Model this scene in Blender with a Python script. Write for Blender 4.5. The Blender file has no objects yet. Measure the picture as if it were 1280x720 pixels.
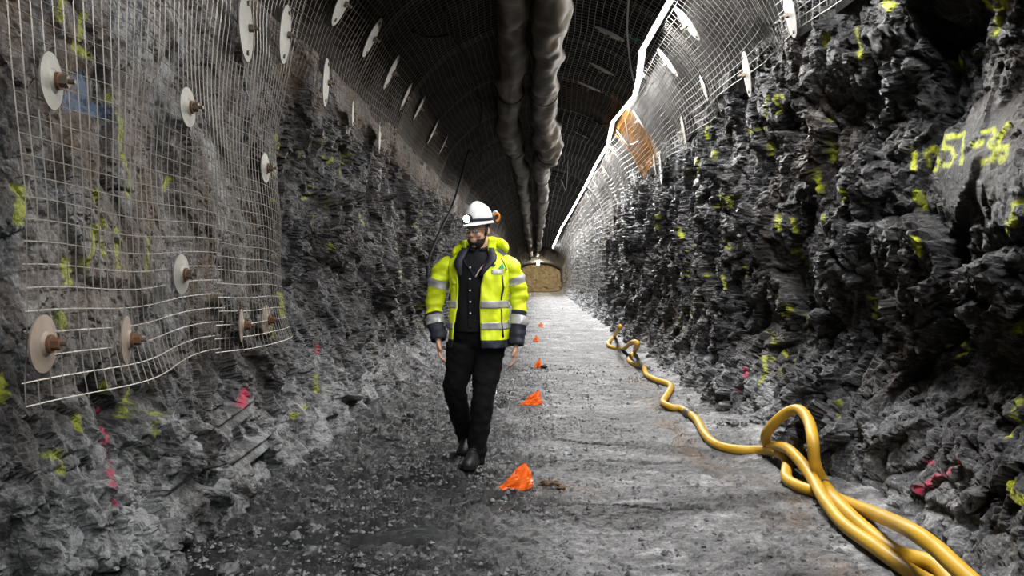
import bpy, bmesh, math, random
import numpy as np
from mathutils import Vector, Matrix, noise as mnoise
from mathutils.bvhtree import BVHTree

random.seed(7)
scene = bpy.context.scene
C = scene.collection
PI = math.pi

# ------------------------------------------------------------------ camera, world, exposure
FPX = 950.0
CAM = Vector((0.0, 0.0, 1.36))
cam_data = bpy.data.cameras.new('camera')
cam = bpy.data.objects.new('camera', cam_data)
C.objects.link(cam)
cam_data.sensor_width = 36.0
cam_data.lens = FPX / 1280.0 * 36.0
cam_data.clip_start = 0.05
cam_data.clip_end = 300
cam.location = CAM
cam.rotation_euler = (math.radians(90 - 0.905), 0, math.radians(1.93))
scene.camera = cam
CR = cam.rotation_euler.to_matrix()

world = bpy.data.worlds.new('world')
scene.world = world
world.use_nodes = True
world.node_tree.nodes['Background'].inputs[0].default_value = (0.75, 0.8, 0.85, 1)
world.node_tree.nodes['Background'].inputs[1].default_value = 0.05

scene.view_settings.view_transform = 'Standard'
scene.view_settings.look = 'None'
scene.view_settings.gamma = 1.0
scene.view_settings.use_curve_mapping = False
scene.view_settings.exposure = 0.0

STRIP_L = 480.0         # radiance of the LED strip
HEADLAMP_W = 46.0       # photographer's headlamp
# the photographer wears a headlamp as well
sl = bpy.data.lights.new('photographer_headlamp', 'SPOT')
sl.energy = HEADLAMP_W
sl.color = (0.66, 1.0, 0.95)
sl.spot_size = math.radians(75)
sl.spot_blend = 0.9
sl.shadow_soft_size = 0.03
slo = bpy.data.objects.new('photographer_headlamp', sl)
C.objects.link(slo)
slo.location = (-0.05, -0.12, 1.66)
slo.rotation_euler = (Vector((-1.3, 3.2, 0.2)) - slo.location).to_track_quat('-Z', 'Y').to_euler()


def ray(px, py):
    return (CR @ Vector(((px - 640) / FPX, -(py - 360) / FPX, -1.0))).normalized()


def PX(px, py, depth):
    """the point at tunnel distance `depth` seen at a pixel"""
    d = ray(px, py)
    return CAM + d * (depth / d.y)


def FLOORPT(px, py, z=0.0):
    d = ray(px, py)
    return CAM + d * ((z - CAM.z) / d.z)


# ------------------------------------------------------------------ numpy noise
def _hash(ix, iy, iz, seed):
    h = (ix.astype(np.int64) * 374761393 + iy.astype(np.int64) * 668265263
         + iz.astype(np.int64) * 2147483647 + seed * 1274126177) & 0xFFFFFFFF
    h = ((h ^ (h >> 13)) * 1274126177) & 0xFFFFFFFF
    h = ((h ^ (h >> 16)) * 2246822519) & 0xFFFFFFFF
    h = h ^ (h >> 15)
    return h


def _rnd(h, k):
    h = (h * (2654435761 + 2 * k) + k * 40503) & 0xFFFFFFFF
    h = ((h ^ (h >> 15)) * 2246822519) & 0xFFFFFFFF
    h = h ^ (h >> 13)
    return h.astype(np.float64) / 4294967295.0


def perlin(x, y, z, seed=0):
    x, y, z = np.broadcast_arrays(np.asarray(x, float), np.asarray(y, float), np.asarray(z, float))
    xi, yi, zi = np.floor(x), np.floor(y), np.floor(z)
    fx, fy, fz = x - xi, y - yi, z - zi
    u, v, w = [t * t * t * (t * (t * 6 - 15) + 10) for t in (fx, fy, fz)]
    out = 0
    for dx in (0, 1):
        for dy in (0, 1):
            for dz in (0, 1):
                h = _hash(xi + dx, yi + dy, zi + dz, seed)
                gx, gy, gz = _rnd(h, 1) * 2 - 1, _rnd(h, 2) * 2 - 1, _rnd(h, 3) * 2 - 1
                g = gx * (fx - dx) + gy * (fy - dy) + gz * (fz - dz)
                out = out + g * (u if dx else 1 - u) * (v if dy else 1 - v) * (w if dz else 1 - w)
    return out * 1.4


def fbm(x, y, z, seed=0, octv=4, gain=0.5):
    a, s, o = 1.0, 0.0, 1.0
    for k in range(octv):
        s = s + a * perlin(x * o, y * o, z * o, seed + k * 17)
        a *= gain
        o *= 2.03
    return s


def facet(x, y, z, seed=0, tilt=0.9):
    """blocky broken rock: each Voronoi cell is a tilted plane; returns (height, edge distance)"""
    x, y, z = np.broadcast_arrays(np.asarray(x, float), np.asarray(y, float), np.asarray(z, float))
    xi, yi, zi = np.floor(x), np.floor(y), np.floor(z)
    best = np.full(x.shape, 1e9)
    sec = np.full(x.shape, 1e9)
    val = np.zeros(x.shape)
    for dx in (-1, 0, 1):
        for dy in (-1, 0, 1):
            for dz in (-1, 0, 1):
                h = _hash(xi + dx, yi + dy, zi + dz, seed)
                ax = xi + dx + _rnd(h, 1)
                ay = yi + dy + _rnd(h, 2)
                az = zi + dz + _rnd(h, 3)
                ex, ey, ez = x - ax, y - ay, z - az
                d = ex * ex + ey * ey + ez * ez
                hv = (_rnd(h, 4) - 0.5) + tilt * ((_rnd(h, 5) - 0.5) * ex + (_rnd(h, 6) - 0.5) * ey + (_rnd(h, 7) - 0.5) * ez) * 2
                closer = d < best
                sec = np.where(closer, best, np.minimum(sec, d))
                val = np.where(closer, hv, val)
                best = np.where(closer, d, best)
    return val, np.sqrt(sec) - np.sqrt(best)


def sstep(a, b, x):
    t = np.clip((np.asarray(x, float) - a) / (b - a), 0, 1)
    return t * t * (3 - 2 * t)


# ------------------------------------------------------------------ tunnel profile
XC, ARX, ARZ, SPR = 0.05, 2.0, 1.75, 2.9
ARC = 1.9
YEND = 68.0


def hscale(y):
    return 1.0 - 0.5 * sstep(38, 66, y)


def lowx(side, y, s):
    y = np.asarray(y, float)
    s = np.asarray(s, float)
    if side < 0:
        b = np.interp(s, [-.2, 0, .25, .55, .95, 1.4, 2.2, 2.9], [-1.56, -1.60, -1.70, -1.83, -1.96, -1.99, -1.97, -1.95])
        b = b + 0.09 * perlin(y * .45 + 3.1, s * .5, 0.3, 5) + 0.05 * perlin(y * 1.1, s * .9, 1.3, 6)
        b = b - 0.16 * np.exp(-((y - 6.6) / .8) ** 2) * sstep(.3, .9, s) * (1 - sstep(2.2, 2.8, s))
    else:
        near = 1 - sstep(5.5, 9, y)
        bn = np.interp(s, [-.2, 0, .25, .5, .72, .95, 1.25, 1.6, 1.95, 2.3, 2.6, 2.9],
                       [1.80, 1.86, 2.02, 2.12, 2.30, 2.42, 2.30, 2.20, 2.22, 2.38, 2.36, 2.12])
        bf = np.interp(s, [-.2, 0, .3, .6, 1.0, 1.5, 2.2, 2.9], [1.72, 1.78, 1.92, 2.02, 2.10, 2.10, 2.10, 2.05])
        b = bn * near + bf * (1 - near)
        b = b + (0.11 * perlin(y * .6 + 7.7, s * .55, 4.3, 8) + 0.06 * perlin(y * 1.3, s * 1.2, 2.3, 9)) * (1 - .6 * sstep(22, 27, y))
    return b


def prof(side, y, s, off=0.0):
    """point on the smooth tunnel profile; s metres up from the floor along one side; off = inwards"""
    y = np.asarray(y, float)
    s = np.asarray(s, float)
    y, s = np.broadcast_arrays(y, s)
    th = np.clip((s - SPR) / ARC, 0, None)
    xw = lowx(side, y, np.minimum(s, SPR))
    xs = lowx(side, y, np.full_like(s, SPR))
    blend = np.cos(th)
    xa = XC + side * ARX * np.cos(th) + (xs - (XC + side * ARX)) * blend ** 4
    x = np.where(s < SPR, xw, xa)
    z = np.where(s < SPR, s, SPR + ARZ * np.sin(th))
    nx = -side * np.cos(th)
    nz = -np.sin(th)
    x = x + nx * off
    z = z + nz * off
    hs = hscale(y)
    z = np.where(z > 0, z * hs, z)
    return x, y * 1.0, z, nx, nz


def mesh_off(side, y, s):
    """how far the wire mesh stands off the smooth profile: it is stretched between bolts"""
    return 0.10 + 0.03 * perlin(np.asarray(y) * 1.3 + side, np.asarray(s) * 1.5, 9.1, 21)


def hit_profile(px, py, off=0.1):
    """walk the view ray until it leaves the (inset) profile; returns point, side, s"""
    d = ray(px, py)
    t0, t1 = 1.0, 120.0
    for n in (700, 60, 20):
        t = np.linspace(t0, t1, n)
        X, Y, Z = CAM.x + d.x * t, CAM.y + d.y * t, CAM.z + d.z * t
        hs = hscale(Y)
        zz = np.where(Z > 0, Z / hs, Z)
        side = np.where(X < XC, -1, 1)
        zc = np.minimum(zz, SPR)
        xw = np.where(side < 0, lowx(-1, Y, zc), lowx(1, Y, zc))
        e = ((X - XC) / (ARX - off)) ** 2 + ((zz - SPR) / (ARZ - off)) ** 2
        out = np.where(zz < SPR, (X - xw) * side > -off, e > 1)
        k = int(np.argmax(out)) if out.any() else n - 1
        t0, t1 = t[max(0, k - 1)], t[k]
    p = CAM + d * float(t1)
    z1 = float(zz[k])
    sd = int(side[k])
    s = z1 if z1 < SPR else SPR + ARC * math.atan2((z1 - SPR) / ARZ, abs(p.x - XC) / ARX)
    return p, sd, s


# ------------------------------------------------------------------ object helpers
OFF = {}


def mk(name, verts, faces, mat=None, parent=None, smooth=False, kind=None):
    me = bpy.data.meshes.new(name)
    off = OFF[parent.name] if parent is not None else Vector((0, 0, 0))
    if isinstance(verts, np.ndarray):
        verts = verts - np.array(off)
        vl = verts.tolist()
    else:
        vl = [tuple(Vector(v) - off) for v in verts]
    me.from_pydata(vl, [], faces if not isinstance(faces, np.ndarray) else faces.tolist())
    if smooth:
        me.polygons.foreach_set('use_smooth', [True] * len(me.polygons))
    me.update()
    o = bpy.data.objects.new(name, me)
    C.objects.link(o)
    if mat is not None:
        me.materials.append(mat)
    if parent is not None:
        o.parent = parent
    OFF[o.name] = off
    if kind:
        o['kind'] = kind
    return o


def empty(name, loc, label, cat, group=None):
    o = bpy.data.objects.new(name, None)
    o.empty_display_size = 0.1
    C.objects.link(o)
    o.location = loc
    OFF[o.name] = Vector(loc)
    tag(o, label, cat, group)
    return o


def tag(o, label, cat, group=None):
    o['label'] = label
    o['category'] = cat
    if group:
        o['group'] = group
    return o


def grid_faces(nu, nv, wrap_u=False):
    """vertex index = v*nu+u"""
    u = np.arange(nu if wrap_u else nu - 1)
    v = np.arange(nv - 1)
    U, V = np.meshgrid(u, v)
    a = V * nu + U
    b = V * nu + (U + 1) % nu
    return np.stack([a, b, b + nu, a + nu], -1).reshape(-1, 4)


def big_mesh(name, P, faces, mat, smooth=True):
    """fast mesh from numpy arrays of quads"""
    me = bpy.data.meshes.new(name)
    n = len(P)
    m = len(faces)
    me.vertices.add(n)
    me.vertices.foreach_set('co', P.astype(np.float32).ravel())
    me.loops.add(m * 4)
    me.loops.foreach_set('vertex_index', faces.astype(np.int32).ravel())
    me.polygons.add(m)
    me.polygons.foreach_set('loop_start', np.arange(0, m * 4, 4, dtype=np.int32))
    me.polygons.foreach_set('loop_total', np.full(m, 4, dtype=np.int32))
    me.polygons.foreach_set('use_smooth', np.full(m, smooth))
    me.update(calc_edges=True)
    me.validate()
    me.materials.append(mat)
    o = bpy.data.objects.new(name, me)
    C.objects.link(o)
    OFF[o.name] = Vector((0, 0, 0))
    return o


def col_attr(o, name, rgb):
    a = o.data.color_attributes.new(name, 'FLOAT_COLOR', 'POINT')
    c = np.ones((len(o.data.vertices), 4), dtype=np.float32)
    c[:, :3] = rgb
    a.data.foreach_set('color', c.ravel())


def catmull(pts, n):
    """resample a list of tuples (any length) to n per segment"""
    A = np.array([list(p) for p in pts], float)
    A = np.vstack([2 * A[0] - A[1], A, 2 * A[-1] - A[-2]])
    out = []
    for i in range(1, len(A) - 2):
        p0, p1, p2, p3 = A[i - 1], A[i], A[i + 1], A[i + 2]
        for k in range(n):
            t = k / n
            out.append(0.5 * ((2 * p1) + (-p0 + p2) * t + (2 * p0 - 5 * p1 + 4 * p2 - p3) * t * t + (-p0 + 3 * p1 - 3 * p2 + p3) * t ** 3))
    out.append(A[-2])
    return np.array(out)


def frames(P):
    """parallel-transport frames along a polyline"""
    T = np.gradient(P, axis=0)
    T /= np.linalg.norm(T, axis=1)[:, None] + 1e-12
    n = np.array([0.0, -1.0, 0.0]) if abs(T[0][1]) < .9 else np.array([0.0, 0, 1.0])
    N, B = [], []
    for t in T:
        n = n - t * np.dot(n, t)
        n /= np.linalg.norm(n)
        N.append(n.copy())
        B.append(np.cross(t, n))
    return T, np.array(N), np.array(B)


def tube(P, R, nu=12, cap=True, ecc=1.0):
    """verts, faces of a tube; R scalar or per point; ecc scales the second axis"""
    P = np.asarray(P, float)
    R = np.full(len(P), R) if np.isscalar(R) else np.asarray(R, float)
    T, N, B = frames(P)
    a = np.linspace(0, 2 * PI, nu, endpoint=False)
    V = (P[:, None, :] + R[:, None, None] * (np.cos(a)[None, :, None] * N[:, None, :] + ecc * np.sin(a)[None, :, None] * B[:, None, :])).reshape(-1, 3)
    F = grid_faces(nu, len(P), True).tolist()
    if cap:
        F.append(list(range(nu))[::-1])
        F.append([(len(P) - 1) * nu + k for k in range(nu)])
    return V, F


def ellipsoid(c, r, M=None, nu=20, nv=12):
    a = np.linspace(0, 2 * PI, nu, endpoint=False)
    b = np.linspace(-PI / 2 + .02, PI / 2 - .02, nv)
    A, Bm = np.meshgrid(a, b)
    V = np.stack([np.cos(A) * np.cos(Bm) * r[0], np.sin(A) * np.cos(Bm) * r[1], np.sin(Bm) * r[2]], -1).reshape(-1, 3)
    if M is not None:
        V = V @ np.array(M).T
    V = V + np.array(c)
    F = grid_faces(nu, nv, True).tolist()
    F.append(list(range(nu))[::-1])
    F.append([(nv - 1) * nu + k for k in range(nu)])
    return V, F


def join(*vf):
    V, F, n = [], [], 0
    for v, f in vf:
        v = np.asarray(v, float)
        V.append(v)
        F += [[i + n for i in q] for q in f]
        n += len(v)
    return np.vstack(V), F


def box(c, h, M=None):
    s = np.array([[x, y, z] for x in (-1, 1) for y in (-1, 1) for z in (-1, 1)], float) * np.array(h)
    if M is not None:
        s = s @ np.array(M).T
    return s + np.array(c), [[0, 1, 3, 2], [4, 6, 7, 5], [0, 4, 5, 1], [2, 3, 7, 6], [0, 2, 6, 4], [1, 5, 7, 3]]


def remesh(V, F, voxel, smooth_it=4, smooth_f=.5):
    me = bpy.data.meshes.new('tmp')
    me.from_pydata(np.asarray(V).tolist(), [], F)
    o = bpy.data.objects.new('tmp', me)
    C.objects.link(o)
    m = o.modifiers.new('r', 'REMESH')
    m.mode = 'VOXEL'
    m.voxel_size = voxel
    if smooth_it:
        s = o.modifiers.new('s', 'SMOOTH')
        s.iterations = smooth_it
        s.factor = smooth_f
    dg = bpy.context.evaluated_depsgraph_get()
    ev = o.evaluated_get(dg)
    em = ev.to_mesh()
    n = len(em.vertices)
    W = np.empty(n * 3, dtype=np.float32)
    em.vertices.foreach_get('co', W)
    Nn = np.empty(n * 3, dtype=np.float32)
    em.vertices.foreach_get('normal', Nn)
    fs = [list(p.vertices) for p in em.polygons]
    ev.to_mesh_clear()
    bpy.data.objects.remove(o)
    bpy.data.meshes.remove(me)
    return W.reshape(-1, 3).astype(float), fs, Nn.reshape(-1, 3).astype(float)


# ------------------------------------------------------------------ materials
def new_mat(name):
    m = bpy.data.materials.new(name)
    m.use_nodes = True
    return m, m.node_tree.nodes, m.node_tree.links, m.node_tree.nodes['Principled BSDF']


def simple(name, col, rough=.6, metal=0.0, spec=.5, vary=.25, scale=20, bump=0.0, bscale=80, sheen=0):
    m, N, L, b = new_mat(name)
    tc = N.new('ShaderNodeTexCoord')
    nz = N.new('ShaderNodeTexNoise')
    nz.inputs['Scale'].default_value = scale
    nz.inputs['Detail'].default_value = 5
    L.new(tc.outputs['Object'], nz.inputs['Vector'])
    mx = N.new('ShaderNodeMix')
    mx.data_type = 'RGBA'
    c = Vector(col[:3])
    mx.inputs[6].default_value = (*(c * (1 - vary)), 1)
    mx.inputs[7].default_value = (*(c * (1 + vary * .6)), 1)
    L.new(nz.outputs['Fac'], mx.inputs[0])
    L.new(mx.outputs[2], b.inputs['Base Color'])
    b.inputs['Roughness'].default_value = rough
    b.inputs['Metallic'].default_value = metal
    b.inputs['Specular IOR Level'].default_value = spec
    if bump:
        n2 = N.new('ShaderNodeTexNoise')
        n2.inputs['Scale'].default_value = bscale
        n2.inputs['Detail'].default_value = 4
        L.new(tc.outputs['Object'], n2.inputs['Vector'])
        bp = N.new('ShaderNodeBump')
        bp.inputs['Strength'].default_value = bump
        bp.inputs['Distance'].default_value = .01
        L.new(n2.outputs['Fac'], bp.inputs['Height'])
        L.new(bp.outputs['Normal'], b.inputs['Normal'])
    return m


def ramp(N, stops):
    r = N.new('ShaderNodeValToRGB')
    e = r.color_ramp.elements
    while len(e) < len(stops):
        e.new(.5)
    for el, (p, c) in zip(e, stops):
        el.position = p
        el.color = (*c, 1) if len(c) == 3 else c
    return r


def rock_material(name, floor=False):
    """broken dark gneiss. attribute tone: r brown stain, g paleness, b wetness; marks: r yellow, g pink, b blue spray paint"""
    m, N, L, b = new_mat(name)
    tc = N.new('ShaderNodeTexCoord')

    def noise(scale, detail=6, rough=.6, stretch=None, dist=0.0):
        n = N.new('ShaderNodeTexNoise')
        n.inputs['Scale'].default_value = scale
        n.inputs['Detail'].default_value = detail
        n.inputs['Roughness'].default_value = rough
        n.inputs['Distortion'].default_value = dist
        if stretch:
            mp = N.new('ShaderNodeMapping')
            mp.inputs['Scale'].default_value = stretch[0]
            mp.inputs['Rotation'].default_value = stretch[1]
            L.new(tc.outputs['Object'], mp.inputs['Vector'])
            L.new(mp.outputs['Vector'], n.inputs['Vector'])
        else:
            L.new(tc.outputs['Object'], n.inputs['Vector'])
        return n

    def mix(fac, a, bb, mode='MIX'):
        x = N.new('ShaderNodeMix')
        x.data_type = 'RGBA'
        x.blend_type = mode
        for sock, v in ((0, fac), (6, a), (7, bb)):
            if isinstance(v, (float, int)):
                x.inputs[sock].default_value = v
            elif isinstance(v, tuple):
                x.inputs[sock].default_value = (*v, 1)
            else:
                L.new(v, x.inputs[sock])
        return x.outputs[2]

    def math_(op, a, bb=None, clamp=False):
        x = N.new('ShaderNodeMath')
        x.operation = op
        x.use_clamp = clamp
        for i, v in enumerate((a, bb)):
            if v is None:
                continue
            if isinstance(v, (float, int)):
                x.inputs[i].default_value = v
            else:
                L.new(v, x.inputs[i])
        return x.outputs[0]

    tone = N.new('ShaderNodeVertexColor')
    tone.layer_name = 'tone'
    st = N.new('ShaderNodeSeparateColor')
    L.new(tone.outputs['Color'], st.inputs[0])
    n_big = noise(1.6, 5, .6, ((1, 1.2, .7), (.3, .2, .5)), .5)
    n_mid = noise(10, 9, .72, ((1, 1, .8), (.3, .2, .2)), .3) if not floor else noise(16, 9, .78)
    n_fin = noise(55, 6, .75)
    if floor:
        base = ramp(N, [(.38, (.012, .012, .014)), (.48, (.065, .065, .069)), (.55, (.17, .17, .176)), (.66, (.46, .46, .468))])
    else:
        base = ramp(N, [(.38, (.006, .006, .008)), (.48, (.028, .028, .033)), (.54, (.11, .113, .12)), (.62, (.40, .405, .42))])
    v = math_('MULTIPLY', n_mid.outputs['Fac'], .50 if floor else .42)
    v = math_('ADD', v, math_('MULTIPLY', n_big.outputs['Fac'], .25 if floor else .34))
    v = math_('ADD', v, math_('MULTIPLY', n_fin.outputs['Fac'], .25))
    # paleness lifts the tone, wet darkens it
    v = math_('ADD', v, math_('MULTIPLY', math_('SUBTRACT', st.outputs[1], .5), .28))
    v = math_('SUBTRACT', v, math_('MULTIPLY', st.outputs[2], .14))
    L.new(v, base.inputs['Fac'])
    c = base.outputs['Color']
    # brown staining
    n_st = noise(4, 5, .6, ((1, 1, .35), (0, 0, 0)))
    rb = ramp(N, [(.35, (0, 0, 0)), (.6, (1, 1, 1))])
    L.new(n_st.outputs['Fac'], rb.inputs['Fac'])
    bf = math_('MULTIPLY', st.outputs[0], rb.outputs['Color'], True)
    c = mix(math_('MULTIPLY', bf, .85), c, mix(.55, c, (.20, .115, .05)))
    # pale mineral veins
    n_v = noise(3.0, 7, .6, ((.5, .5, 2.2), (.9, .5, .3)), 1.2)
    rv = ramp(N, [(.485, (0, 0, 0)), (.5, (1, 1, 1)), (.515, (0, 0, 0))])
    L.new(n_v.outputs['Fac'], rv.inputs['Fac'])
    c = mix(math_('MULTIPLY', rv.outputs['Color'], .12 if floor else .30), c, (.42, .43, .44))
    rough_in = None
    if not floor:
        mk_ = N.new('ShaderNodeVertexColor')
        mk_.layer_name = 'marks'
        sm = N.new('ShaderNodeSeparateColor')
        L.new(mk_.outputs['Color'], sm.inputs[0])
        grit = ramp(N, [(.34, (.25, .25, .25)), (.55, (1, 1, 1))])
        L.new(n_fin.outputs['Fac'], grit.inputs['Fac'])
        for k, colr in ((0, (.52, .58, .015)), (1, (.62, .03, .10)), (2, (.10, .19, .34))):
            f = math_('MULTIPLY', sm.outputs[k], grit.outputs['Color'], True)
            c = mix(f, c, colr)
    L.new(c, b.inputs['Base Color'])
    # roughness: wet patches shine
    rr = math_('SUBTRACT', .62, math_('MULTIPLY', st.outputs[2], .45))
    rr = math_('ADD', rr, math_('MULTIPLY', math_('SUBTRACT', n_mid.outputs['Fac'], .5), .5), True)
    L.new(rr, b.inputs['Roughness'])
    b.inputs['Specular IOR Level'].default_value = .6
    # fine relief
    hgt = math_('ADD', math_('MULTIPLY', n_mid.outputs['Fac'], .9 if not floor else .35), math_('MULTIPLY', n_fin.outputs['Fac'], .42))
    bp = N.new('ShaderNodeBump')
    bp.inputs['Strength'].default_value = .9
    bp.inputs['Distance'].default_value = .06 if not floor else .045
    L.new(hgt, bp.inputs['Height'])
    L.new(bp.outputs['Normal'], b.inputs['Normal'])
    return m


M_ROCK = rock_material('rock')
M_FLOOR = rock_material('rock_floor', True)
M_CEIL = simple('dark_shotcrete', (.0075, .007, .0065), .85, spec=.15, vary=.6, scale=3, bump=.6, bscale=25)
M_WIRE = simple('galvanised_wire', (.20, .185, .165), .45, metal=.6, vary=.35, scale=4)
M_WIRE_LIT = simple('lit_galvanised_wire', (.23, .222, .205), .5, metal=.4, vary=.3, scale=4)  # strip light on the right arch put into the wire colour
M_WIRE_SHADED = simple('shaded_brown_wire', (.12, .098, .078), .6, metal=.4, vary=.4, scale=4)  # brown wire, with the dimness of left arch and crown in its colour
M_WIRE_RUST = simple('rusty_wire', (.42, .19, .03), .65, metal=.5, vary=.5, scale=5)
M_PLATE = simple('galvanised_plate', (.25, .24, .215), .55, metal=.25, vary=.3, scale=18, bump=.15, bscale=60)
M_BOLT = simple('bolt_steel', (.16, .13, .10), .5, metal=.7, vary=.4, scale=40)
M_RUST = simple('rusty_steel', (.14, .07, .035), .75, metal=.3, vary=.5, scale=30)
M_DUCT = simple('duct_fabric', (.046, .033, .019), .55, vary=.65, scale=2.2, bump=.5, bscale=9, spec=.28)
M_BLACK = simple('black_rubber', (.008, .008, .008), .75, spec=.2, vary=.3)
M_CABLE = simple('pale_cable', (.35, .35, .35), .5, vary=.2)
M_TEALC = simple('teal_cable', (.05, .25, .24), .5, vary=.2)
M_HOSE = simple('yellow_hose', (.50, .29, .022), .45, vary=.35, scale=7, bump=.12, bscale=45)
M_TAPE = simple('dark_tape', (.09, .07, .04), .5)
M_ORANGE = simple('orange_plastic', (.95, .15, .012), .42, vary=.25, scale=12)
M_STONE = simple('loose_stone', (.11, .11, .115), .5, vary=.9, scale=14, bump=.8, bscale=50)
M_BROWNST = simple('brown_rubble', (.10, .06, .03), .7, vary=.6, scale=20, bump=.6, bscale=60)

# ------------------------------------------------------------------ rock walls
def ycoords(n, near=2.2, far=YEND, p=1.3):
    a, bb = near ** (1 - p), far ** (1 - p)
    t = np.linspace(0, 1, n)
    yy = (a + (bb - a) * t) ** (1 / (1 - p))
    return np.concatenate([np.linspace(-7, near, 50, endpoint=False), yy])


def block(P, sc, seed, tilt):
    """broken-rock height at 3D points, blocks leaning and a little taller than wide"""
    X, Y, Z = P[..., 0], P[..., 1], P[..., 2]
    w = .35 * sc * perlin(X / sc * 1.1, Y / sc * 1.1, Z / sc * 1.1, seed + 31)
    a, b_ = Y + .40 * Z + w, Z - .40 * Y - w
    f, e = facet(a / sc, b_ / (sc * 1.35), X / sc, seed, tilt)
    return f, e


def grid_normals(P, sgn):
    du = np.gradient(P, axis=1)
    dv = np.gradient(P, axis=0)
    n = np.cross(du, dv) * sgn
    return n / (np.linalg.norm(n, axis=-1)[..., None] + 1e-9)


def box_blur(A, k, axes=(0, 1)):
    for ax in axes:
        pad = [(0, 0)] * A.ndim
        pad[ax] = (k + 1, k)
        c = np.cumsum(np.pad(A, pad, mode='edge'), axis=ax)
        n = A.shape[ax]
        hi = np.take(c, np.arange(2 * k + 1, 2 * k + 1 + n), axis=ax)
        lo = np.take(c, np.arange(0, n), axis=ax)
        A = (hi - lo) / (2 * k + 1)
    return A


def left_smooth(Y, S):
    """1 where the left face lies behind the near mesh sheet (drawn tight, flatter rock)"""
    return sstep(.75, 1.1, S) * (1 - sstep(5.2, 5.9, Y)) * sstep(2.0, 2.9, Y)


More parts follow.
